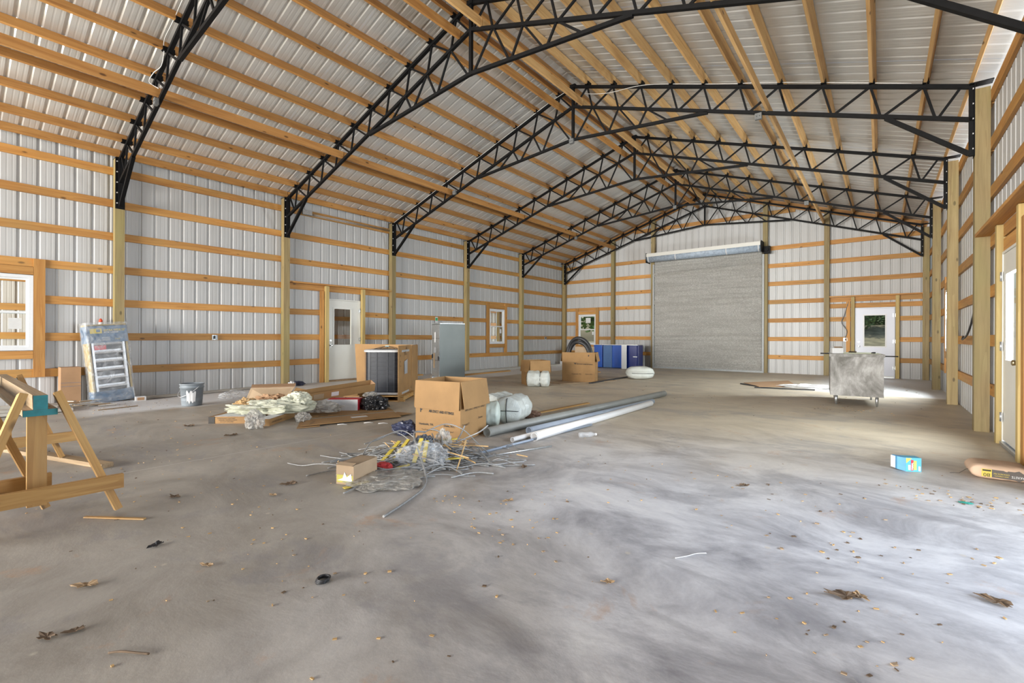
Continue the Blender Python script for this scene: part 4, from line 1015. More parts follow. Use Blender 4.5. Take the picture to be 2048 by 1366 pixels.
for i in range(3): lettering(('CONDENSING UNIT PART', 'ASSEMBLY INSTRUCTIONS', 'DO NOT DISCARD')[i], .020, M['ink'], t, (-.13 + .02 * i, -.3115, .060 - .022 * i), (1, 0, 0), (0, 0, 1), 'LEFT', .001)
MB().prism([(-.18, -.28), (.20, -.28), (.18, -.10), (-.02, .1), (-.1, .28)], (0, 0, .089), (1, 0, 0), (0, 1, 0), (0, 0, 1), .003).obj('white_sheet', M['paper'], t)
t = carton('flat_box', 'long shallow cardboard box turned corner-on in the litter pile', (-6.44, 2.98, 0), math.radians(38), .17, .68, .086, M['card'], {}, closed=True)
t.location = (-6.45, 2.96, 0); MB().prism([(-.075, -.32), (.075, -.32), (.075, .05), (-.075, .1)], (0, 0, .087), (1, 0, 0), (0, 1, 0), (0, 0, 1), .004).obj('white_sheet', M['paper'], t)
lettering('DO NOT DISCARD', .03, M['ink'], t, (.0865, -.28, .03), (0, 1, 0), (0, 0, 1), 'LEFT', .001)
def crum(name, label, cat, mat, size, seed, loc, rz=0, sub=5, amp=.4, freq=2.3, sharp=True, group=None):
    o = crumple(name, mat, None, size, seed, sub, amp, freq, loc=loc, rz=rz, sharp=sharp); tag(o, label, cat, group); return o
M['kraft'] = plain('kraft_paper', (.40, .25, .11), .8, 0, .2, 5); M['cream'] = film_mat('cream_plastic_film', (.56, .56, .44), .82, 1.0, .35, 7); M['blackbag'] = plain('black_bag_plastic', (.02, .02, .022), .28, 0, .3, 10)
M['darkblue'] = plain('navy_plastic', (.03, .035, .07), .35, 0, .5, 9)
crum('packing_paper', 'crumpled brown kraft paper heap at the left of the litter', 'paper', M['kraft'], (.17, .13, .10), 3, (-7.0, 2.82, .09), .6)
crum('packing_paper', 'crumpled reddish-brown paper against the big leaning carton panel', 'paper', M['cardred'], (.22, .11, .10), 21, (-7.10, 3.20, .11), .7)
crum('plastic_film', 'big crumpled cream plastic film spread over the shallow boxes', 'plastic film', M['cream'], (.46, .17, .085), 8, (-6.72, 2.93, .09), .72, 5, .45, 2.0)
crum('plastic_film', 'upright mound of cream plastic film in the middle of the litter', 'plastic film', M['cream'], (.22, .14, .15), 12, (-6.60, 3.30, .08), .72, 5, .35, 2.0)
crum('plastic_film', 'clear crumpled plastic bag hanging over the front of the shallow boxes', 'plastic film', M['filmw'], (.10, .08, .12), 17, (-6.16, 2.56, 0), .7, 4, .4, 2.6)
crum('plastic_film', 'small clear crumpled bag between the shallow box and the flat sheets', 'plastic film', M['filmw'], (.09, .08, .07), 31, (-6.12, 3.16, .0), .7, 4, .4, 2.6)
crum('plastic_film', 'clear crumpled film in front of the red and white box', 'plastic film', M['filmw'], (.26, .10, .09), 37, (-6.50, 3.62, .035), .75, 4, .45, 2.6)
crum('black_bag', 'crumpled black plastic bag at the right end of the litter', 'bag', M['blackbag'], (.20, .15, .12), 41, (-6.30, 4.40, .0), .5, 5, .35, 2.2)
crum('navy_bag', 'crumpled navy plastic bag against the left side of the big box', 'bag', M['darkblue'], (.15, .09, .085), 43, (-4.40, 3.52, .0), .6, 4, .35, 2.2)
crum('navy_bag', 'crumpled purple and white wrapper at the foot of the post', 'wrapper', M['darkblue'], (.12, .06, .06), 47, (-10.72, 5.42, .0), 1.2, 4, .35, 2.2)
crum('paper_scrap', 'crumpled white paper at the foot of the post left of the cream door', 'paper', M['paper'], (.07, .08, .07), 49, (-10.60, 5.20, .0), 1.2, 4, .35, 2.2)
crum('plastic_film', 'crumpled clear film on the pale slab right of the bucket', 'plastic film', M['film'], (.22, .2, .08), 51, (-9.4, 3.55, .0), 1.2, 4, .4, 2.2)
# leaning carton panel: opened box showing its inside
def panels(name, label, cat, loc, quads):
    t = thing(name, label, cat, loc); L0 = Vector(loc)
    for nm, q, mat in quads:
        q = [Vector(p) - L0 for p in q]; n = (q[1] - q[0]).cross(q[-1] - q[0]).normalized() * .008; b = MB()
        b.add([tuple(v) for v in q] + [tuple(v + n) for v in q], [(3, 2, 1, 0), (4, 5, 6, 7), (0, 1, 5, 4), (1, 2, 6, 5), (2, 3, 7, 6), (3, 0, 4, 7)]); b.obj(nm, mat, t)
    return t
panels('opened_carton', 'large opened carton leaning back with its pale inside showing, left of the litter', 'box', (-7.9, 3.5, 0), [
    ('side_panel', [(-8.15, 3.20, .012), (-7.70, 3.62, .012), (-7.84, 3.90, .29), (-8.20, 3.34, .29)], M['cardpale']),
    ('flap', [(-8.21, 3.35, .295), (-7.85, 3.91, .295), (-8.00, 4.00, .33), (-8.36, 3.42, .33)], M['cardred']),
    ('side_panel', [(-7.69, 3.64, .012), (-7.50, 3.98, .012), (-7.66, 4.10, .22), (-7.84, 3.92, .28)], M['card'])])
# long channel-shaped carton with stickers
def channel(label, p0, p1, w, h, rollv, mat):
    p0, p1 = Vector(p0), Vector(p1); d = p1 - p0; L = d.length; t = thing('carton_channel', label, 'cardboard', p0)
    x = d.normalized(); z = (Vector((0, 0, 1)) - x * x.z).normalized(); y = z.cross(x); R = Matrix((x, y, z)).transposed() @ Matrix.Rotation(rollv, 3, 'X')
    t.rotation_euler = R.to_euler()
    MB().box((L / 2, 0, -.003), (L, w, .006)).obj('panel', mat, t)
    MB().box((L / 2, -w / 2, h / 2), (L, .006, h)).obj('panel', mat, t); MB().box((L / 2, w / 2, h / 2), (L, .006, h)).obj('panel', mat, t)
    MB().box((-.003, 0, h / 2), (.006, w - .01, h)).obj('end_flap', M['cardred'], t); MB().box((L + .003, 0, h / 2), (.006, w - .01, h)).obj('end_flap', M['cardred'], t); return t, L
t, L = channel('long tilted carton channel with two white stickers across the litter', (-6.95, 3.42, .17), (-6.80, 4.72, .27), .16, .13, .35, M['card'])
MB().box((.36, -.0845, .06), (.16, .002, .085)).obj('sticker', M['cardpale'], t); MB().box((.62, -.0845, .065), (.12, .002, .07)).obj('sticker', M['paper'], t)
slab('carton_flap', 'long thin carton flap hanging below the tilted channel', [(-6.86, 3.50, .03), (-6.80, 3.47, .03), (-6.68, 4.15, .18), (-6.74, 4.20, .18)], .006, M['card'])
t = carton('white_box', 'white box with a red lid edge under the tilted carton channel', (-6.64, 4.08, .012), math.atan2(.349, .384), .52, .30, .17, M['doorw'] if 0 else M['paper'], {}, closed=True)
MB().box((.03, -.04, .1725), (.46, .20, .003)).box((.2605, 0, .085), (.003, .29, .165)).obj('red_panel', M['red'], t)
t = carton('flat_box', 'brown carton lying behind the tilted channel towards the cream door', (-8.1, 5.08, 0), .64, .95, .35, .12, M['card'], {}, closed=True)
carton('cardboard_box', 'small brown carton with torn flap in front of the black condenser', (-7.42, 4.78, 0), .55, .30, .25, .17, M['card'], {'f': (120, .08)}, closed=True)
carton('cardboard_box', 'small open carton with white lining at the foot of the condenser pallet', (-7.02, 4.93, 0), .9, .22, .18, .09, M['card'], {}, closed=True)
crum('plastic_film', 'white crumpled film on the small carton below the condenser', 'plastic film', M['filmw'], (.11, .08, .05), 61, (-7.05, 4.86, .092), .7, 4, .4, 2.6)
M['cards2'] = M['card']
t, c = slab('cardboard_sheet', 'front long flat cardboard sheet with printed stripe on the slab', [(-5.74, 2.93), (-5.34, 4.19), (-5.76, 4.38), (-6.10, 3.20)], .008, M['card'], z=.02)
lettering('THIS SIDE UP', .05, M['ink'], t, Vector((-5.93, 3.20, .029)) - c, (.3, -.25, 0), (.25, .9, 0), 'LEFT', .001); MB().box(Vector((-5.75, 3.78, .0295)) - c, (.10, .22, .001), Matrix.Rotation(-.3, 3, 'Z')).obj('sticker', M['paper'], t)
slab('cardboard_sheet', 'smaller bent cardboard piece under the near end of the long sheet', [(-5.70, 2.86), (-5.62, 3.12), (-5.98, 3.33), (-6.12, 3.12)], .006, M['card'], z=.006)
t, c = slab('cardboard_sheet', 'rear flat cardboard sheet with dark hand slots beneath the white box', [(-6.32, 3.30), (-5.95, 4.52), (-6.60, 4.78), (-7.02, 3.62)], .007, M['card'], z=.004)
for x, y in ((-6.30, 3.55), (-6.12, 4.1)): MB().box(Vector((x, y, .0125)) - c, (.03, .13, .001), Matrix.Rotation(-.3, 3, 'Z')).obj('hand_slot', M['ink'], t)
slab('cardboard_sheet', 'bent cardboard flap on the slab just left of the big open box', [(-5.55, 4.02), (-5.42, 4.12), (-5.46, 4.48), (-5.72, 4.42)], .007, M['card'], z=.015)
for (x, y, r, lb) in ((-5.56, 3.33, .3, 'left of three curled white strips before the long cardboard sheet'), (-5.40, 3.62, -.4, 'middle of three curled white strips before the long cardboard sheet'), (-5.22, 3.72, .2, 'right of three curled white strips before the long cardboard sheet')):
    tag(MB().tube([(x, y, .006), (x + .05 * math.cos(r), y + .05, .012), (x + .1 * math.cos(r), y + .08, .006)], .005, 6).obj('white_strip', M['paper']), lb, 'paper', 'curled white strips')

# ------------------------------------------------------------------ condenser on a pallet inside its opened carton
M['coil'] = plain('condenser_louvre', (.006, .008, .014), .45, 0, .3, 30, spec=.4); M['panw'] = plain('pan_grey', (.42, .42, .42), .45, .2, .1)
RC = math.radians(37.7)
t = thing('condenser_unit', 'black outdoor air conditioner condenser with round fan guard on top', 'air conditioner', (-7.25, 5.36, .115), RC)
def rsq(h, r, n=9):
    out = []
    for cx, cy, a0_ in ((h - r, h - r, 0), (-h + r, h - r, 90), (-h + r, -h + r, 180), (h - r, -h + r, 270)):
        for k in range(n): a = math.radians(a0_ + 90 * k / (n - 1)); out.append((cx + r * math.cos(a), cy + r * math.sin(a)))
    return out
def loft(levels, mat_, name, smooth=True, capt=False):
    b = MB(); b.smooth = smooth; vs = []; n = 36
    for (h, r, z) in levels: vs += [(x, y, z) for x, y in rsq(h, r)]
    b.add(vs, [(j * n + k, j * n + (k + 1) % n, (j + 1) * n + (k + 1) % n, (j + 1) * n + k) for j in range(len(levels) - 1) for k in range(n)])
    if capt: b.add([(x, y, levels[-1][2]) for x, y in rsq(levels[-1][0], levels[-1][1])], [tuple(range(n))])
    return b.obj(name, mat_, t)
HC = .355
loft([(HC, .12, 0), (HC, .12, .035), (HC - .02, .11, .035)], M['panw'], 'base_pan')
loft([(HC - .03, .11, .03), (HC - .03, .11, .76)], M['coil'], 'coil')
b = MB()
for k in range(10): p = rsq(HC - .012, .12); z = .07 + k * .074; b.tube([(x, y, z) for x, y in p] + [(p[0][0], p[0][1], z)], .0011, 4, False)
P_ = rsq(HC - .012, .12)
for i in (0, 8, 9, 17, 18, 26, 27, 35): b.tube([(P_[i][0], P_[i][1], .03), (P_[i][0], P_[i][1], .77)], .003, 4, False)
for q in (-.1, .1):
    for s in (-1, 1): b.tube([(q, s * (HC - .012), .03), (q, s * (HC - .012), .77)], .003, 4, False); b.tube([(s * (HC - .012), q, .03), (s * (HC - .012), q, .77)], .003, 4, False)
b.obj('wire_guard', plain('wire_coating', (.06, .065, .075), .5), t)
loft([(HC, .12, .765), (HC, .12, .80), (HC - .03, .12, .812), (HC - .12, .10, .812)], M['panw'], 'top_cover')
b = MB()
for k in range(9): r = .04 + k * .024; b.tube([(r * math.cos(a), r * math.sin(a), .812 + .05 * (1 - (r / .25) ** 2)) for a in [2 * math.pi * i / 28 for i in range(29)]], .0014, 4, False)
for k in range(10): a = 2 * math.pi * k / 10; b.tube([(r * math.cos(a), r * math.sin(a), .812 + .05 * (1 - (r / .25) ** 2)) for r in (.03, .12, .2, .245)], .003, 4, False)
b.obj('fan_guard', M['dark'], t)
MB().lathe([(0, .0), (.25, 0), (.25, .003), (0, .003)], 28, (0, 0, .75)).obj('fan_shroud', M['dark'], t)
for k in range(3): MB().box((.12 * math.cos(k * 2.09), .12 * math.sin(k * 2.09), .78), (.20, .09, .006), Matrix.Rotation(k * 2.09, 3, 'Z') @ Matrix.Rotation(.35, 3, 'X')).obj('fan_blade', M['galv'], t)
MB().box((.0, 0, .868), (.07, .05, .012)).obj('paper_tag', plain('cyan_print', (.35, .6, .68), .5), t)
p = thing('pallet', 'wooden pallet under the black condenser', 'pallet', (-7.25, 5.36, 0), RC)
for x in (-.36, 0, .36): MB().box((x, 0, .045), (.09, .80, .06)).obj('stringer', M['lumber'], p)
for y in (-.36, -.18, 0, .18, .36): MB().box((0, y, .094), (.84, .12, .018)).obj('deck_board', M['lumber'], p)
for y in (-.36, .36): MB().box((0, y, .008), (.84, .09, .015)).obj('bottom_board', M['lumber'], p)
t = thing('opened_carton', 'tall opened carton standing round the black condenser', 'box', (-6.65, 5.15, 0))
pts = [(-6.65, 5.15), (-7.23, 5.92), (-7.65, 6.43), (-8.86, 5.78)]; names_ = ['side_panel', 'side_panel', 'back_panel']
for (a, b2), nm in zip(zip(pts, pts[1:]), names_):
    a, b2 = Vector((*a, 0)) - t.location, Vector((*b2, 0)) - t.location; d = (b2 - a).normalized(); n_ = Vector((-d.y, d.x, 0)) * .008
    lean = Vector((.03, .02, 0)); q = [a, b2, b2 + Vector((-.10 if nm == 'back_panel' else -.02, 0, 1.0)), a + Vector((.0, 0, 1.0 if a.length < .1 else .99))]
    bb = MB(); bb.add([tuple(v) for v in q] + [tuple(v + n_) for v in q], [(0, 1, 2, 3), (7, 6, 5, 4), (0, 4, 5, 1), (1, 5, 6, 2), (2, 6, 7, 3), (3, 7, 4, 0)]); bb.obj(nm, M['card'], t)
dd = Vector((-.601, .799, 0)); nn = Vector((.799, .601, 0)) * .002
MB().prism([(.42, .47), (.63, .47), (.63, .74), (.40, .70)], nn, dd, (0, 0, 1), nn.normalized(), .0015).obj('grey_label', M['panelgrey'], t)
for (s, tx, z, sz) in ((.38, 'FRAGILE', .86, .05), (.42, 'THIS END UP', .82, .04), (.12, 'UP', .80, .05), (.08, 'STACK', .70, .04), (.1, 'KEEP DRY', .62, .03)):
    lettering(tx, sz, M['ink'], t, dd * s + Vector((0, 0, z)) + nn, dd, (0, 0, 1), 'LEFT', .001, squash=.8)
for s, z in ((.55, .93), (.9, .16)): MB().prism([(0, 0), (.04, 0), (.02, .05)], dd * s + Vector((0, 0, z)) + nn, dd, (0, 0, 1), nn.normalized(), .001).obj('arrow_print', M['ink'], t)
tag(board('floor_board', (-7.05, 5.95, .02), (-6.55, 5.72, .02), .03, .09, M['lumber']), 'short pale board on the slab right of the opened tall carton', 'board')
carton('white_box', 'small grey-white box behind the right edge of the opened tall carton', (-7.40, 6.28, 0), .3, .16, .12, .10, M['paper'], {}, closed=True)

# ------------------------------------------------------------------ air handler cabinet
M['ahsteel'] = metal_sheet('grey_cabinet_steel', (.13, .145, .14), (.17, .185, .18), .33, .45, (1, 1, 1))
t = thing('air_handler', 'tall grey sheet metal air handler cabinet standing by the left wall', 'air handler', (-8.70, 8.02, .0), math.atan2(.665, .245))
b = MB().box((.35, .27, .76), (.70, .54, 1.46)); o = b.obj('cabinet_body', M['ahsteel'], t); bevel(o, .008, 2)
MB().box((-.003, .27, .76), (.004, .50, 1.42)).obj('access_panel', M['galv'], t)
MB().box((-.0065, .27, .56), (.003, .52, .008)).box((-.0065, .27, 1.12), (.003, .52, .008)).obj('panel_seam', M['dark'], t)
for y, z in ((.05, .62), (.47, .66)): MB().box((-.012, y, z), (.02, .05, .10)).obj('latch', M['dark'], t)
MB().box((-.0075, .30, 1.15), (.002, .07, .26)).obj('label', M['paper'], t); MB().box((-.0075, .36, .55), (.002, .10, .38)).obj('label', M['cardpale'], t); MB().box((-.0075, .30, .82), (.002, .12, .14)).obj('label', M['panelgrey'], t)
MB().box((.35, .27, 1.494), (.66, .50, .008)).box((.35, .01, 1.50), (.70, .006, .022)).obj('top_flange', M['galv'], t)
MB().tube([(-.0, .42, .10), (-.06, .42, .10)], .06, 16).obj('drain_outlet', M['galv'], t)
MB().box((.35, .27, .015), (.66, .50, .03)).obj('foot_frame', M['dark'], t)
t = thing('warning_card', 'small white card with green print above the tall metal cabinet', 'sign', (XGL + .045, 10.02, 1.61)); MB().box((0, 0, .09), (.003, .11, .19)).obj('card', M['paper'], t); MB().box((.003, 0, .11), (.002, .085, .09)).obj('green_print', plain('green_print', (.03, .33, .12), .5), t)
tag(board('lumber_board', (-10.2, 9.3, .05), (-10.35, 13.6, .05), .09, .10, M['gray_lumber']), 'pale long beam on the slab along the left wall beyond the metal cabinet', 'board')
tag(board('lumber_board', (-9.75, 8.9, .02), (-9.9, 12.3, .02), .035, .14, M['lumber']), 'tan long board on the slab along the left wall beyond the metal cabinet', 'board')
tag(board('lumber_board', (-10.6, 13.9, .03), (-10.4, 16.4, .03), .05, .14, M['gray_lumber']), 'pale board on the slab below the left wall window', 'board')
tag(board('lumber_board', (-10.15, 6.9, .10), (-10.05, 8.6, .10), .035, .12, M['lumber']), 'upper of two tan boards lying between the tall carton and the metal cabinet', 'board')
tag(board('lumber_board', (-10.1, 7.0, .03), (-9.95, 8.3, .03), .09, .09, M['lumber']), 'lower of two tan boards lying between the tall carton and the metal cabinet', 'board')
crum('blue_wrapper', 'small crumpled blue wrapper on the slab behind the metal cabinet', 'wrapper', plain('blue_wrapper_plastic', (.08, .2, .5), .4), (.08, .08, .07), 71, (-10.55, 8.55, 0), 0, 3)
carton('white_box', 'small white block on the slab in the far left corner', (-10.6, 16.9, 0), .1, .30, .14, .15, M['paper'], {}, closed=True)

# ------------------------------------------------------------------ blue lockers
M['blue'] = plain('blue_enamel', (.012, .085, .42), .22, 0, .12, 2); M['blue2'] = plain('dull_blue_enamel', (.04, .12, .30), .3, 0, .12, 2); M['bluedk'] = plain('dark_blue_enamel', (.006, .02, .16), .25, 0, .1, 2)
t = thing('locker_bank', 'row of blue metal locker panels standing low before the far wall', 'cabinet', (-8.80, 16.22, .0), math.atan2(.15, 1.77))
MB().box((.89, .28, .45), (1.76, .48, .86)).obj('locker_body', M['bluedk'], t); MB().box((.89, .20, .885), (1.80, .64, .012)).obj('top_edge', M['galv'], t)
x = 0
for i, (w, m) in enumerate(((.36, 'blue'), (.36, 'blue2'), (.38, 'blue'), (.20, 'blue'), (.38, 'bluedk'))):
    if i == 1: x += .03
    bevel(MB().box((x + w / 2, .0, .44), (w - .008, .05, .85)).obj('locker_door', M[m], t), .006, 1); x += w + .004
MB().box((1.66, -.028, .45), (.16, .004, .02)).obj('handle', M['galv'], t)
t = tag(bevel(MB().box((0, 0, .44), (.20, .03, .88)).obj('white_board', M['white'], None, loc=(-7.49, 16.13, 0)), .003, 1), 'narrow white panel standing against the front of the blue lockers', 'board')

# ------------------------------------------------------------------ stainless cart
def steel_mat():
    m, nt, b, o = new_mat('smeared_stainless'); f = noise_n(nt, objvec(nt, (2.2, 2.2, 1.2)), 1.6, 6, .7, .5); g = noise_n(nt, objvec(nt, (30, 30, 1.5)), 2, 3)
    c = ramp(nt, f, [(.34, (.11, .105, .095)), (.5, (.24, .235, .225)), (.66, (.42, .415, .405))]); nt.links.new(mixc(nt, mathn(nt, 'MULTIPLY', g, .3), c, (.17, .155, .13)), b.inputs['Base Color'])
    b.inputs['Metallic'].default_value = .35; nt.links.new(ramp(nt, f, [(.3, (.6, .6, .6)), (.7, (.42, .42, .42))]), b.inputs['Roughness']); return m
M['stainless'] = steel_mat()
t = thing('steel_cart', 'worn stainless steel cabinet on short legs in front of the white far door', 'cabinet', (-.33, 9.985, 0), math.radians(5))
MB().box((0, .60, .515), (.745, 1.20, .71)).obj('cabinet_body', M['stainless'], t)
MB().box((0, .60, .880), (.775, 1.24, .018)).box((0, -.012, .862), (.775, .012, .04)).obj('worktop', M['stainless'], t)
MB().box((.02, .66, .893), (.66, .95, .006)).obj('cutting_board', plain('greenish_board', (.50, .52, .38), .5), t)
for x in (-.285, .285):
    for y in (.06, 1.12): MB().tube([(x, y, .162), (x, y, .05), (x, y, .045), (x, y, .0)], .02, 14, radii=[.024, .024, .018, .014]).obj('leg', M['galv'], t)
MB().tube([(-.52, .3, .885), (-.385, .3, .885)], .012, 8).obj('handle_bar', M['dark'], t); MB().tube([(.385, .02, .862), (.56, .0, .862)], .010, 8).obj('handle_bar', M['dark'], t)
t2 = thing('tissue_box', 'pale crumpled box lying on the left end of the steel cabinet', 'box', (-.62, 10.16, .892), .3); bevel(MB().box((0, 0, .05), (.17, .14, .10)).obj('box_body', M['paper'], t2), .01, 2); MB().box((.02, -.02, .105), (.12, .10, .008), Matrix.Rotation(.3, 3, 'X')).obj('lid', M['cardpale'], t2)
tag(crumple('rag', M['dark'], None, (.035, .03, .015), 5, 3, .3, 2, loc=(-.1, 10.35, .8965)), 'small dark lump on the worktop of the steel cabinet', 'rag')
tag(MB().box((0, 0, .012), (.12, .05, .024)).obj('hand_tool', M['bark'] if 'bark' in M else M['dark'], None, loc=(-.42, 10.9, .8965)), 'dark brown hand tool on the back of the steel cabinet', 'tool')
# sheets on the slab left of the cart
slab('cardboard_sheet', 'flat pinkish-tan sheet on the slab left of the steel cabinet', [(-2.75, 13.0), (-2.25, 12.2), (-1.55, 12.9), (-1.95, 14.4)], .012, M['cardred'], z=.012)
for q, lab in (([(-2.78, 12.75), (-2.3, 12.3), (-2.27, 12.36), (-2.75, 12.82)], 'dark thin strip on the slab nearest the foil door'), ([(-2.3, 11.95), (-1.15, 12.25), (-1.15, 12.33), (-2.3, 12.05)], 'dark strip along the front edge of the pinkish-tan sheet')):
    slab('dark_strip', lab, q, .02, M['dark'], z=.002)
tag(crumple('metal_flashing', M['paper'], None, (.55, .08, .05), 83, 4, .5, 3, loc=(-1.25, 12.75, 0), rz=.15), 'crumpled white-edged flashing strip on the slab beside the steel cabinet', 'flashing')

# ------------------------------------------------------------------ blue printed box and cement bag
M['cyan'] = plain('cyan_print_box', (.07, .33, .46), .45, 0, .06, 6); M['bluebx'] = plain('blue_print_box', (.07, .27, .47), .45, 0, .15, 8)
a1 = math.atan2(.087, .113)
t = thing('cleaner_box', 'small bright blue printed box lying on its side near the paper sack', 'box', (.172, 5.317, 0), math.radians(28)); t.scale = (.8, .8, .8)
b = MB().box((.075, .055, .075), (.15, .11, .15)); b.obj('box_body', M['cyan'], t)
b = MB(); b.add([(-.001, 0, .001), (-.001, .11, .001), (-.001, .11, .149), (-.001, 0, .149), (-.055, .05, .012), (-.055, .14, .012), (-.055, .14, .15), (-.055, .05, .15)], [(0, 1, 5, 4), (3, 7, 6, 2), (0, 4, 7, 3), (1, 2, 6, 5), (4, 5, 6, 7)]); b.obj('open_end', M['bluebx'], t)
MB().box((-.057, .095, .08), (.004, .085, .13), Matrix.Rotation(.28, 3, 'Z')).obj('end_flap', M['paper'], t)
MB().prism([(.004, .146), (.06, .146), (.004, .09)], (0, -.0015, 0), (1, 0, 0), (0, 0, 1), (0, -1, 0), .001).obj('yellow_corner', M['yellow'], t)
MB().box((.062, -.002, .07), (.022, .003, .115)).obj('red_strip', M['red'], t)
lettering('PRIMAL', .024, M['paper'], t, (.070, -.0045, .02), (0, 0, 1), (-1, 0, 0), 'LEFT', .0, bold=.0006)
MB().box((.09, -.002, .07), (.028, .003, .10)).obj('green_strip', plain('lime_print', (.38, .66, .10), .5), t); MB().box((.035, -.002, .045), (.022, .003, .055)).obj('white_patch', M['paper'], t); MB().box((.131, -.002, .035), (.02, .003, .05)).obj('white_patch', M['paper'], t)
M['sack'] = plain('kraft_sack', (.52, .36, .25), .75, 0, .10, 5, .1); M['sacktop'] = plain('dusty_sack_paper', (.36, .30, .25), .8, 0, .2, 7, .15)
t = thing('cement_sack', 'tan paper sack of concrete mix lying on its side by the near right door', 'sack', (.765, 5.585, 0), math.radians(2))
def sack():
    b = MB(); b.smooth = True; n, m = 40, 24; vs = []
    sx, sy, sz = .36, .30, .125
    for j in range(m + 1):
        v = -1 + 2 * j / m; pin = (1 - abs(v) ** 7) ** .5 if abs(v) < 1 else 0
        for k in range(n):
            a = 2 * math.pi * k / n; c_, s_ = math.cos(a), math.sin(a); e = .42
            y = math.copysign(abs(c_) ** e, c_); z = math.copysign(abs(s_) ** e, s_)
            q = Vector((v * 2, y * 2, z * 2)); f = 1 + .035 * noise.noise(q * 1.6)
            vs.append((v * sx / 2 * (1 + .02 * noise.noise(q)), y * sy / 2 * f * (.86 + .14 * pin), max(.002, sz / 2 + z * sz / 2 * f * max(.25, pin))))
    b.add(vs, [(j * n + k, j * n + (k + 1) % n, (j + 1) * n + (k + 1) % n, (j + 1) * n + k) for j in range(m) for k in range(n)] + [tuple(range(n)), tuple(m * n + k for k in range(n))])
    return b
sack().obj('sack_body', M['sack'], t)
fy = -.149
MB().prism([(-.115, .025), (-.055, .025), (-.055, .088), (-.115, .088)], (0, fy, 0), (1, 0, 0), (0, 0, 1), (0, -1, 0), .002).obj('yellow_label', M['yellow'], t)
MB().prism([(-.055, .025), (.075, .022), (.10, .012), (.155, .055), (.10, .098), (.075, .088), (-.055, .088)], (0, fy, 0), (1, 0, 0), (0, 0, 1), (0, -1, 0), .002).obj('black_label', plain('faded_black_print', (.10, .085, .075), .7), t)
RT, UP_ = (-1, 0, 0), (0, 0, -1)
def updown(tx, sz, m, x, z, sq=1.0): lettering(tx, sz, m, t, (x, fy - .0035, z), (1, 0, 0), (0, 0, 1), 'CENTER', 0, squash=sq).matrix_basis = Matrix.Translation((2 * x, 0, 2 * z + sz * .35)) @ Matrix.Rotation(math.pi, 4, 'Y')
updown('80', .042, M['ink'], -.085, .040); updown('HIGH STRENGTH', .013, M['yellow'], .0, .040, .8); updown('CONCRETE MIX', .016, M['yellow'], .0, .058, .8); updown('SAKRETE', .026, M['paper'], .098, .046, .8)
MB().box((-.085, fy - .003, .077), (.05, .002, .012)).obj('print_line', M['ink'], t)
MB().tube([(-.165, -.05, .06), (-.20, -.06, .045), (-.24, -.08, .012), (-.27, -.07, .008), (-.30, -.09, .006)], .0018, 5).obj('loose_thread', M['ink'], t)

# ------------------------------------------------------------------ heap of cable offcuts
HX, HY = -3.43, 2.98
rd, fd = Vector((math.cos(TH), math.sin(TH), 0)), Vector((-math.sin(TH), math.cos(TH), 0))
M['whip'] = plain('grey_cable_jacket', (.27, .27, .265), .42, .25, .18, 60); M['straw'] = plain('tan_strips', (.50, .32, .14), .7, 0, .15)
rn = random.Random(5)
def cat_rom(P, sub=6):
    out = []
    for i in range(len(P) - 1):
        p0, p1, p2, p3 = P[max(i - 1, 0)], P[i], P[i + 1], P[min(i + 2, len(P) - 1)]
        for s_ in range(sub):
            u = s_ / sub; out.append(.5 * ((2 * p1) + (-p0 + p2) * u + (2 * p0 - 5 * p1 + 4 * p2 - p3) * u * u + (-p0 + 3 * p1 - 3 * p2 + p3) * u ** 3))
    return out + [P[-1]]
def W_(a, b_, z):
    b_ = b_ * (1.9 if b_ < 0 else 1.3)
    return Vector((HX, HY, 0)) + rd * a + fd * b_ + Vector((0, 0, z))
def strand(n):
    b = MB()
    for i in range(n):
        a = rn.gauss(0, .30); d = rn.gauss(-.03, .15); th = rn.uniform(-.55, .55) + (math.pi if rn.random() < .5 else 0); L = rn.uniform(.25, .75); z0 = max(.012, .16 * math.exp(-(a * a / .12 + d * d / .05)) * rn.random() + .01)
        P = []; cur = rn.uniform(-1.4, 1.4)
        for k in range(5):
            u = k / 4 - .5; A = th + cur * u; P.append(W_(a + L * u * math.cos(th) - cur * .10 * (u * u) * math.sin(th) * 2, d + .6 * L * u * math.sin(th) + cur * .10 * (u * u) * math.cos(th) * 2, max(.008, z0 + rn.uniform(-.03, .05) * (k not in (0, 4)) - .05 * abs(u))))
        b.tube(cat_rom(P, 4), rn.uniform(.0045, .0065), 5)
    return b
h = strand(150).obj('cable_heap', M['whip']); tag(h, 'tangled heap of grey cable offcuts on the slab before the big open box', 'cable heap', kind='stuff')
b = MB()
for i in range(34):
    a, d = rn.gauss(.08, .24), rn.gauss(0, .12); th = rn.uniform(0, 6.28); L = rn.uniform(.1, .35); z = rn.uniform(.02, .16)
    p = W_(a, d, z); q = p + (rd * math.cos(th) + fd * math.sin(th) * .6) * L + Vector((0, 0, rn.uniform(-.05, .05))); q.z = max(.01, q.z); b.beam(p, q, .010, .004)
tag(b.obj('straw_strips', M['straw']), 'tan splintered strips mixed through the cable heap', 'strips', kind='stuff')
def pix(a, b_, z=0.0): return W_(a, b_, z)
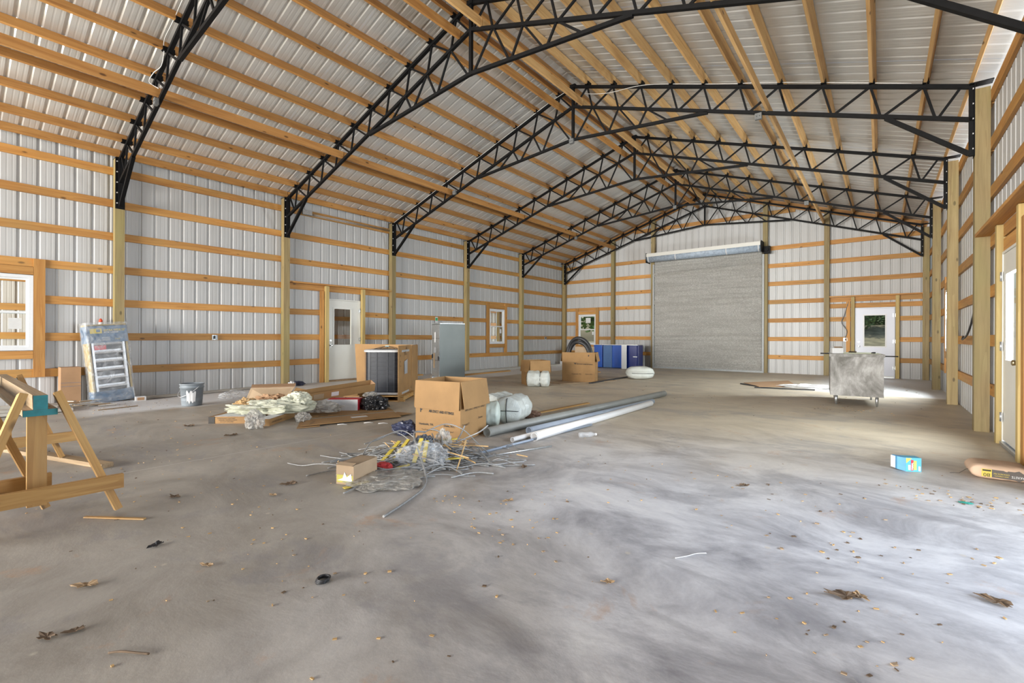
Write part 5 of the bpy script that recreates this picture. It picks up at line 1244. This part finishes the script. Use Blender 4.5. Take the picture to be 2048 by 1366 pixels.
whips = [
 ([(-.02, .08, .22), (-.10, .0, .24), (-.06, -.10, .20), (.05, -.24, .10), (.14, -.38, .03), (.16, -.50, .010), (.10, -.64, .008), (.013, -.79, .008)], .0085, 'long grey whip curling out of the heap towards the camera'),
 ([(-.02, .10, .22), (.16, .16, .28), (.34, .12, .24), (.48, .10, .12), (.62, .02, .02)], .006, 'grey cable arching over the top of the heap to the right'),
 ([(.22, .02, .10), (.40, .04, .18), (.52, .02, .24), (.60, .04, .30)], .0075, 'straight silver cable end sticking up at the right of the heap'),
 ([(.28, .10, .12), (.33, .12, .20), (.36, .14, .27)], .0065, 'short cable stub sticking up in the middle right of the heap'),
 ([(-.12, .16, .12), (-.28, .20, .20), (-.45, .16, .16), (-.55, .06, .12), (-.58, -.06, .02)], .006, 'grey cable loop arching over the left side of the heap'),
 ([(-.20, .20, .10), (-.36, .24, .17), (-.52, .16, .12), (-.62, .08, .10)], .006, 'cable arching low at the back left of the heap'),
 ([(.06, .02, .22), (.10, -.06, .20), (.15, -.16, .12), (.16, -.30, .02)], .0065, 'grey cable hanging down the front middle of the heap'),
 ([(.02, .12, .24), (.14, .04, .22), (.20, -.12, .10), (.30, -.26, .02)], .007, 'stiff cable dropping down the front right of the heap'),
 ([(.40, .02, .08), (.56, -.06, .06), (.66, -.18, .03), (.80, -.14, .02), (.95, -.10, .012)], .006, 'thin cable with yellow band trailing right of the heap'),
 ([(.20, -.34, .012), (-.10, -.40, .012), (-.30, -.46, .012), (-.40, -.56, .01)], .006, 'cable lying flat in front of the heap under the film'),
 ([(-.5, -.22, .014), (-.70, -.26, .012), (-.86, -.34, .01)], .006, 'short cable lying by the small cardboard box'),
 ([(.34, -.36, .012), (.52, -.30, .02), (.68, -.30, .012)], .007, 'straight conduit piece on the slab at the front right of the heap'),
]
for P, r, lab in whips:
    tag(MB().tube(cat_rom([W_(*p) for p in P], 8), r, 8).obj('cable_whip', M['whip']), lab, 'cable', 'loose cables of the heap')
crum('plastic_film', 'clear film heap with black and yellow print on the front of the cable heap', 'plastic film', M['film'], (.20, .17, .11), 91, tuple(W_(.02, -.17, 0)), TH, 5, .38, 2.2)
crum('plastic_film', 'dusty film pulled out flat towards the camera from the cable heap', 'plastic film', M['filmw'], (.28, .24, .028), 93, tuple(W_(-.17, -.40, 0)), TH - .25, 5, .35, 2.0)
crum('plastic_film', 'pale film tuft standing in the middle of the cable heap', 'plastic film', M['filmw'], (.07, .06, .11), 95, tuple(W_(.17, .03, .05)), TH, 4, .4, 2.4)
crum('printed_wrapper', 'black printed plastic wrapper on top of the cable heap', 'wrapper', plain('black_print_plastic', (.06, .065, .075), .35, 0, .3, 10), (.10, .05, .11), 97, tuple(W_(.0, -.06, .04)), TH + .3, 4, .35, 2.2)
for i, (p, q) in enumerate(((W_(-.03, -.20, .05), W_(.0, -.10, .22)), (W_(.05, -.19, .05), W_(.05, -.10, .2)), (W_(-.34, -.16, .03), W_(-.24, -.02, .16)), (W_(-.25, -.15, .03), W_(-.15, -.03, .18)), (W_(-.16, -.27, .03), W_(-.06, -.23, .05)), (W_(.22, -.14, .05), W_(.40, -.12, .06)), (W_(.12, .05, .15), W_(.30, .03, .17)))):
    tag(MB().beam(p, q, .012, .035, (0, 0, 1)).obj('yellow_strip', M['yellow']), ('left of two upright yellow strips at the front of the cable heap', 'right of two upright yellow strips at the front of the cable heap', 'leftmost slanting yellow strip in the cable heap', 'second slanting yellow strip from the left in the cable heap', 'low yellow strip at the front foot of the cable heap', 'yellow strip low at the right of the cable heap', 'yellow strip high at the back right of the cable heap')[i], 'strip', 'yellow strips in the cable heap')
o_ = tag(MB().beam(W_(-.44, -.50, .008), W_(-.30, -.43, .022), .006, .045, (0, 0, 1)).obj('yellow_strip', M['yellow']), 'yellow and black printed corner of the film nearest the camera', 'strip')
tag(MB().beam(W_(.36, -.26, .01), W_(.40, -.04, .18), .02, .006).obj('splinter', M['straw']), 'long tan splinter standing against the right side of the heap', 'wood scrap')

# ------------------------------------------------------------------ leaves and small litter on the slab
M['deadleaf'] = plain('dead_leaf', (.13, .085, .05), .8, 0, .3, 20); M['tanleaf'] = plain('tan_leaf', (.33, .22, .12), .8, 0, .25, 20)
def leaf(x, y, s_, rz, mat, label, group=None):
    rr = random.Random(int(x * 1000)); b = MB(); n = 22; rim = []
    for k in range(n):
        a = 2 * math.pi * k / n; r = s_ * (.55 + .35 * abs(math.sin(a * 2.5)) * (1 if k % 2 else .5)) * (1.25 if abs(a - math.pi) < .5 else 1); rim.append((r * math.cos(a) * 1.3, r * math.sin(a) * .8, .006 + .35 * s_ * rr.random() * abs(math.sin(a * 1.5 + x))))
    vs = [(0, 0, .004)] + rim; vs2 = [(a, b2, c + .0015) for a, b2, c in vs]; m = len(vs)
    fs = [(0, 1 + k, 1 + (k + 1) % n) for k in range(n)]; b.add(vs + vs2, fs + [tuple(i + m for i in f[::-1]) for f in fs] + [(1 + k, 1 + (k + 1) % n, 1 + (k + 1) % n + m, 1 + k + m) for k in range(n)])
    t = thing('dry_leaf', label, 'leaf', (x, y, 0), rz, group); b.obj('blade', mat, t); MB().tube([(-s_ * .7, 0, .006), (-s_ * 1.4, s_ * .1, .01)], .0018, 5).obj('stem', mat, t); return t
leaf(-.117, 2.56, .062, .4, M['deadleaf'], 'largest curled brown leaf in the right foreground')
leaf(-.07, 2.60, .035, 2.4, M['tanleaf'], 'small broken leaf touching the largest curled leaf')
leaf(.40, 2.92, .052, -.3, M['deadleaf'], 'curled brown leaf in the right foreground near the picture edge')
leaf(-.835, 3.97, .045, .9, M['deadleaf'], 'brown leaf alone on the bare slab right of centre')
leaf(-2.48, 3.30, .045, 2.0, M['deadleaf'], 'brown leaf on the slab below the metal rod')
leaf(-3.607, 1.76, .055, 1.0, M['deadleaf'], 'dark leaf on the slab left of the small cardboard box')
leaf(-3.12, .785, .038, 2.0, M['dark'], 'dark green-black leaf scrap in the left foreground')
leaf(-2.49, .285, .038, .3, M['deadleaf'], 'nearest brown leaf at the lower left')
leaf(-2.46, .36, .03, 1.3, M['deadleaf'], 'second brown leaf at the lower left, just right of the nearest')
leaf(-2.86, .455, .045, .9, M['tanleaf'], 'long pale brown leaf in the left foreground')
leaf(-2.646, .875, .03, .5, M['tanleaf'], 'small tan leaf in the middle of the left foreground')
leaf(-3.95, 1.10, .045, .2, M['deadleaf'], 'brown leaf on the slab right of the sawhorse')
leaf(-3.45, 1.56, .03, .2, M['tanleaf'], 'tan leaf on the slab between sawhorse and cable heap')
leaf(-6.93, 2.08, .07, .5, M['deadleaf'], 'brown leaf on the slab left of the shallow boxes')
leaf(-5.9, 2.2, .06, 1.5, M['deadleaf'], 'brown leaf on the slab below the shallow boxes')
leaf(-2.05, 2.55, .035, 1.1, M['tanleaf'], 'tan leaf right of the front whip end')
leaf(-1.0, 2.0, .028, .6, M['tanleaf'], 'small tan leaf fragment in the middle foreground')
t = thing('rubber_washer', 'stack of small black rubber rings on the slab in the foreground', 'washer', (-2.06, 1.16, 0), 0)
for i in range(3): MB().tube([(.028 * math.cos(a) + .006 * i, .028 * math.sin(a), .006 + .008 * i) for a in [2 * math.pi * k / 16 for k in range(17)]], .0045, 6).obj('ring', M['dark'], t)
cable('white_wire', [(-.84, 2.44, .004), (-.80, 2.50, .004), (-.77, 2.56, .004), (-.73, 2.60, .004)], 'short white wire on the bare slab in the middle foreground', .0028, M['paper'], cat='wire')
cable('twig', [(-2.19, .41, .006), (-2.15, .44, .012), (-2.07, .50, .006)], 'dark twig on the slab at the lower left edge', .004, M['deadleaf'], cat='twig')
cable('nail', [(-.075, 1.96, .003), (-.05, 1.93, .003)], 'bright nail at the bottom edge in the right foreground', .0014, M['galv'], cat='nail')
tag(crumple('teal_scrap', plain('teal_scrap_plastic', (.03, .25, .2), .5), None, (.035, .018, .006), 5, 3, .4, 3, loc=(.47, 4.55, 0)), 'teal scrap on the slab in front of the paper sack', 'scrap')
b = MB(); rn = random.Random(11)
spots = [(-1.9, 2.3, .6, 60), (.45, 4.65, .35, 60), (-.1, 2.2, .5, 40), (-4.5, 1.2, 1.6, 110), (-2.4, 1.0, 1.3, 60), (-6.5, 1.6, 1.6, 90), (-1.0, 3.6, 1.6, 80), (-.1, 3.3, .8, 40), (-9.8, 2.0, .8, 110), (-2.5, 9.5, 2.5, 70), (-7.5, 7.6, 1.4, 60), (-.4, 9.3, .5, 40), (-.3, 13.5, 1.2, 50)]
for cx, cy, sp_, n in spots:
    for i in range(n):
        x, y = rn.gauss(cx, sp_ * .6), rn.gauss(cy, sp_ * .4)
        if not (-10.8 < x < .85 and .1 < y < 17): continue
        a = rn.uniform(0, 6.28); l = rn.uniform(.002, .0085) * (1 + .10 * abs(y)); w = l * rn.uniform(.3, .8); hgt = rn.uniform(.001, .005); ca_, sa_ = math.cos(a), math.sin(a)
        b.cur = rn.choice((0, 0, 1, 2)); R = Matrix.Rotation(a, 3, 'Z'); b.box((x, y, hgt / 2 + .001), (l * 2, w * 2, hgt), R)
tag(b.obj('floor_crumbs', [M['straw'], M['deadleaf'], M['cardpale']], None), 'sawdust, chips and crumbs scattered over the slab', 'debris', kind='stuff')
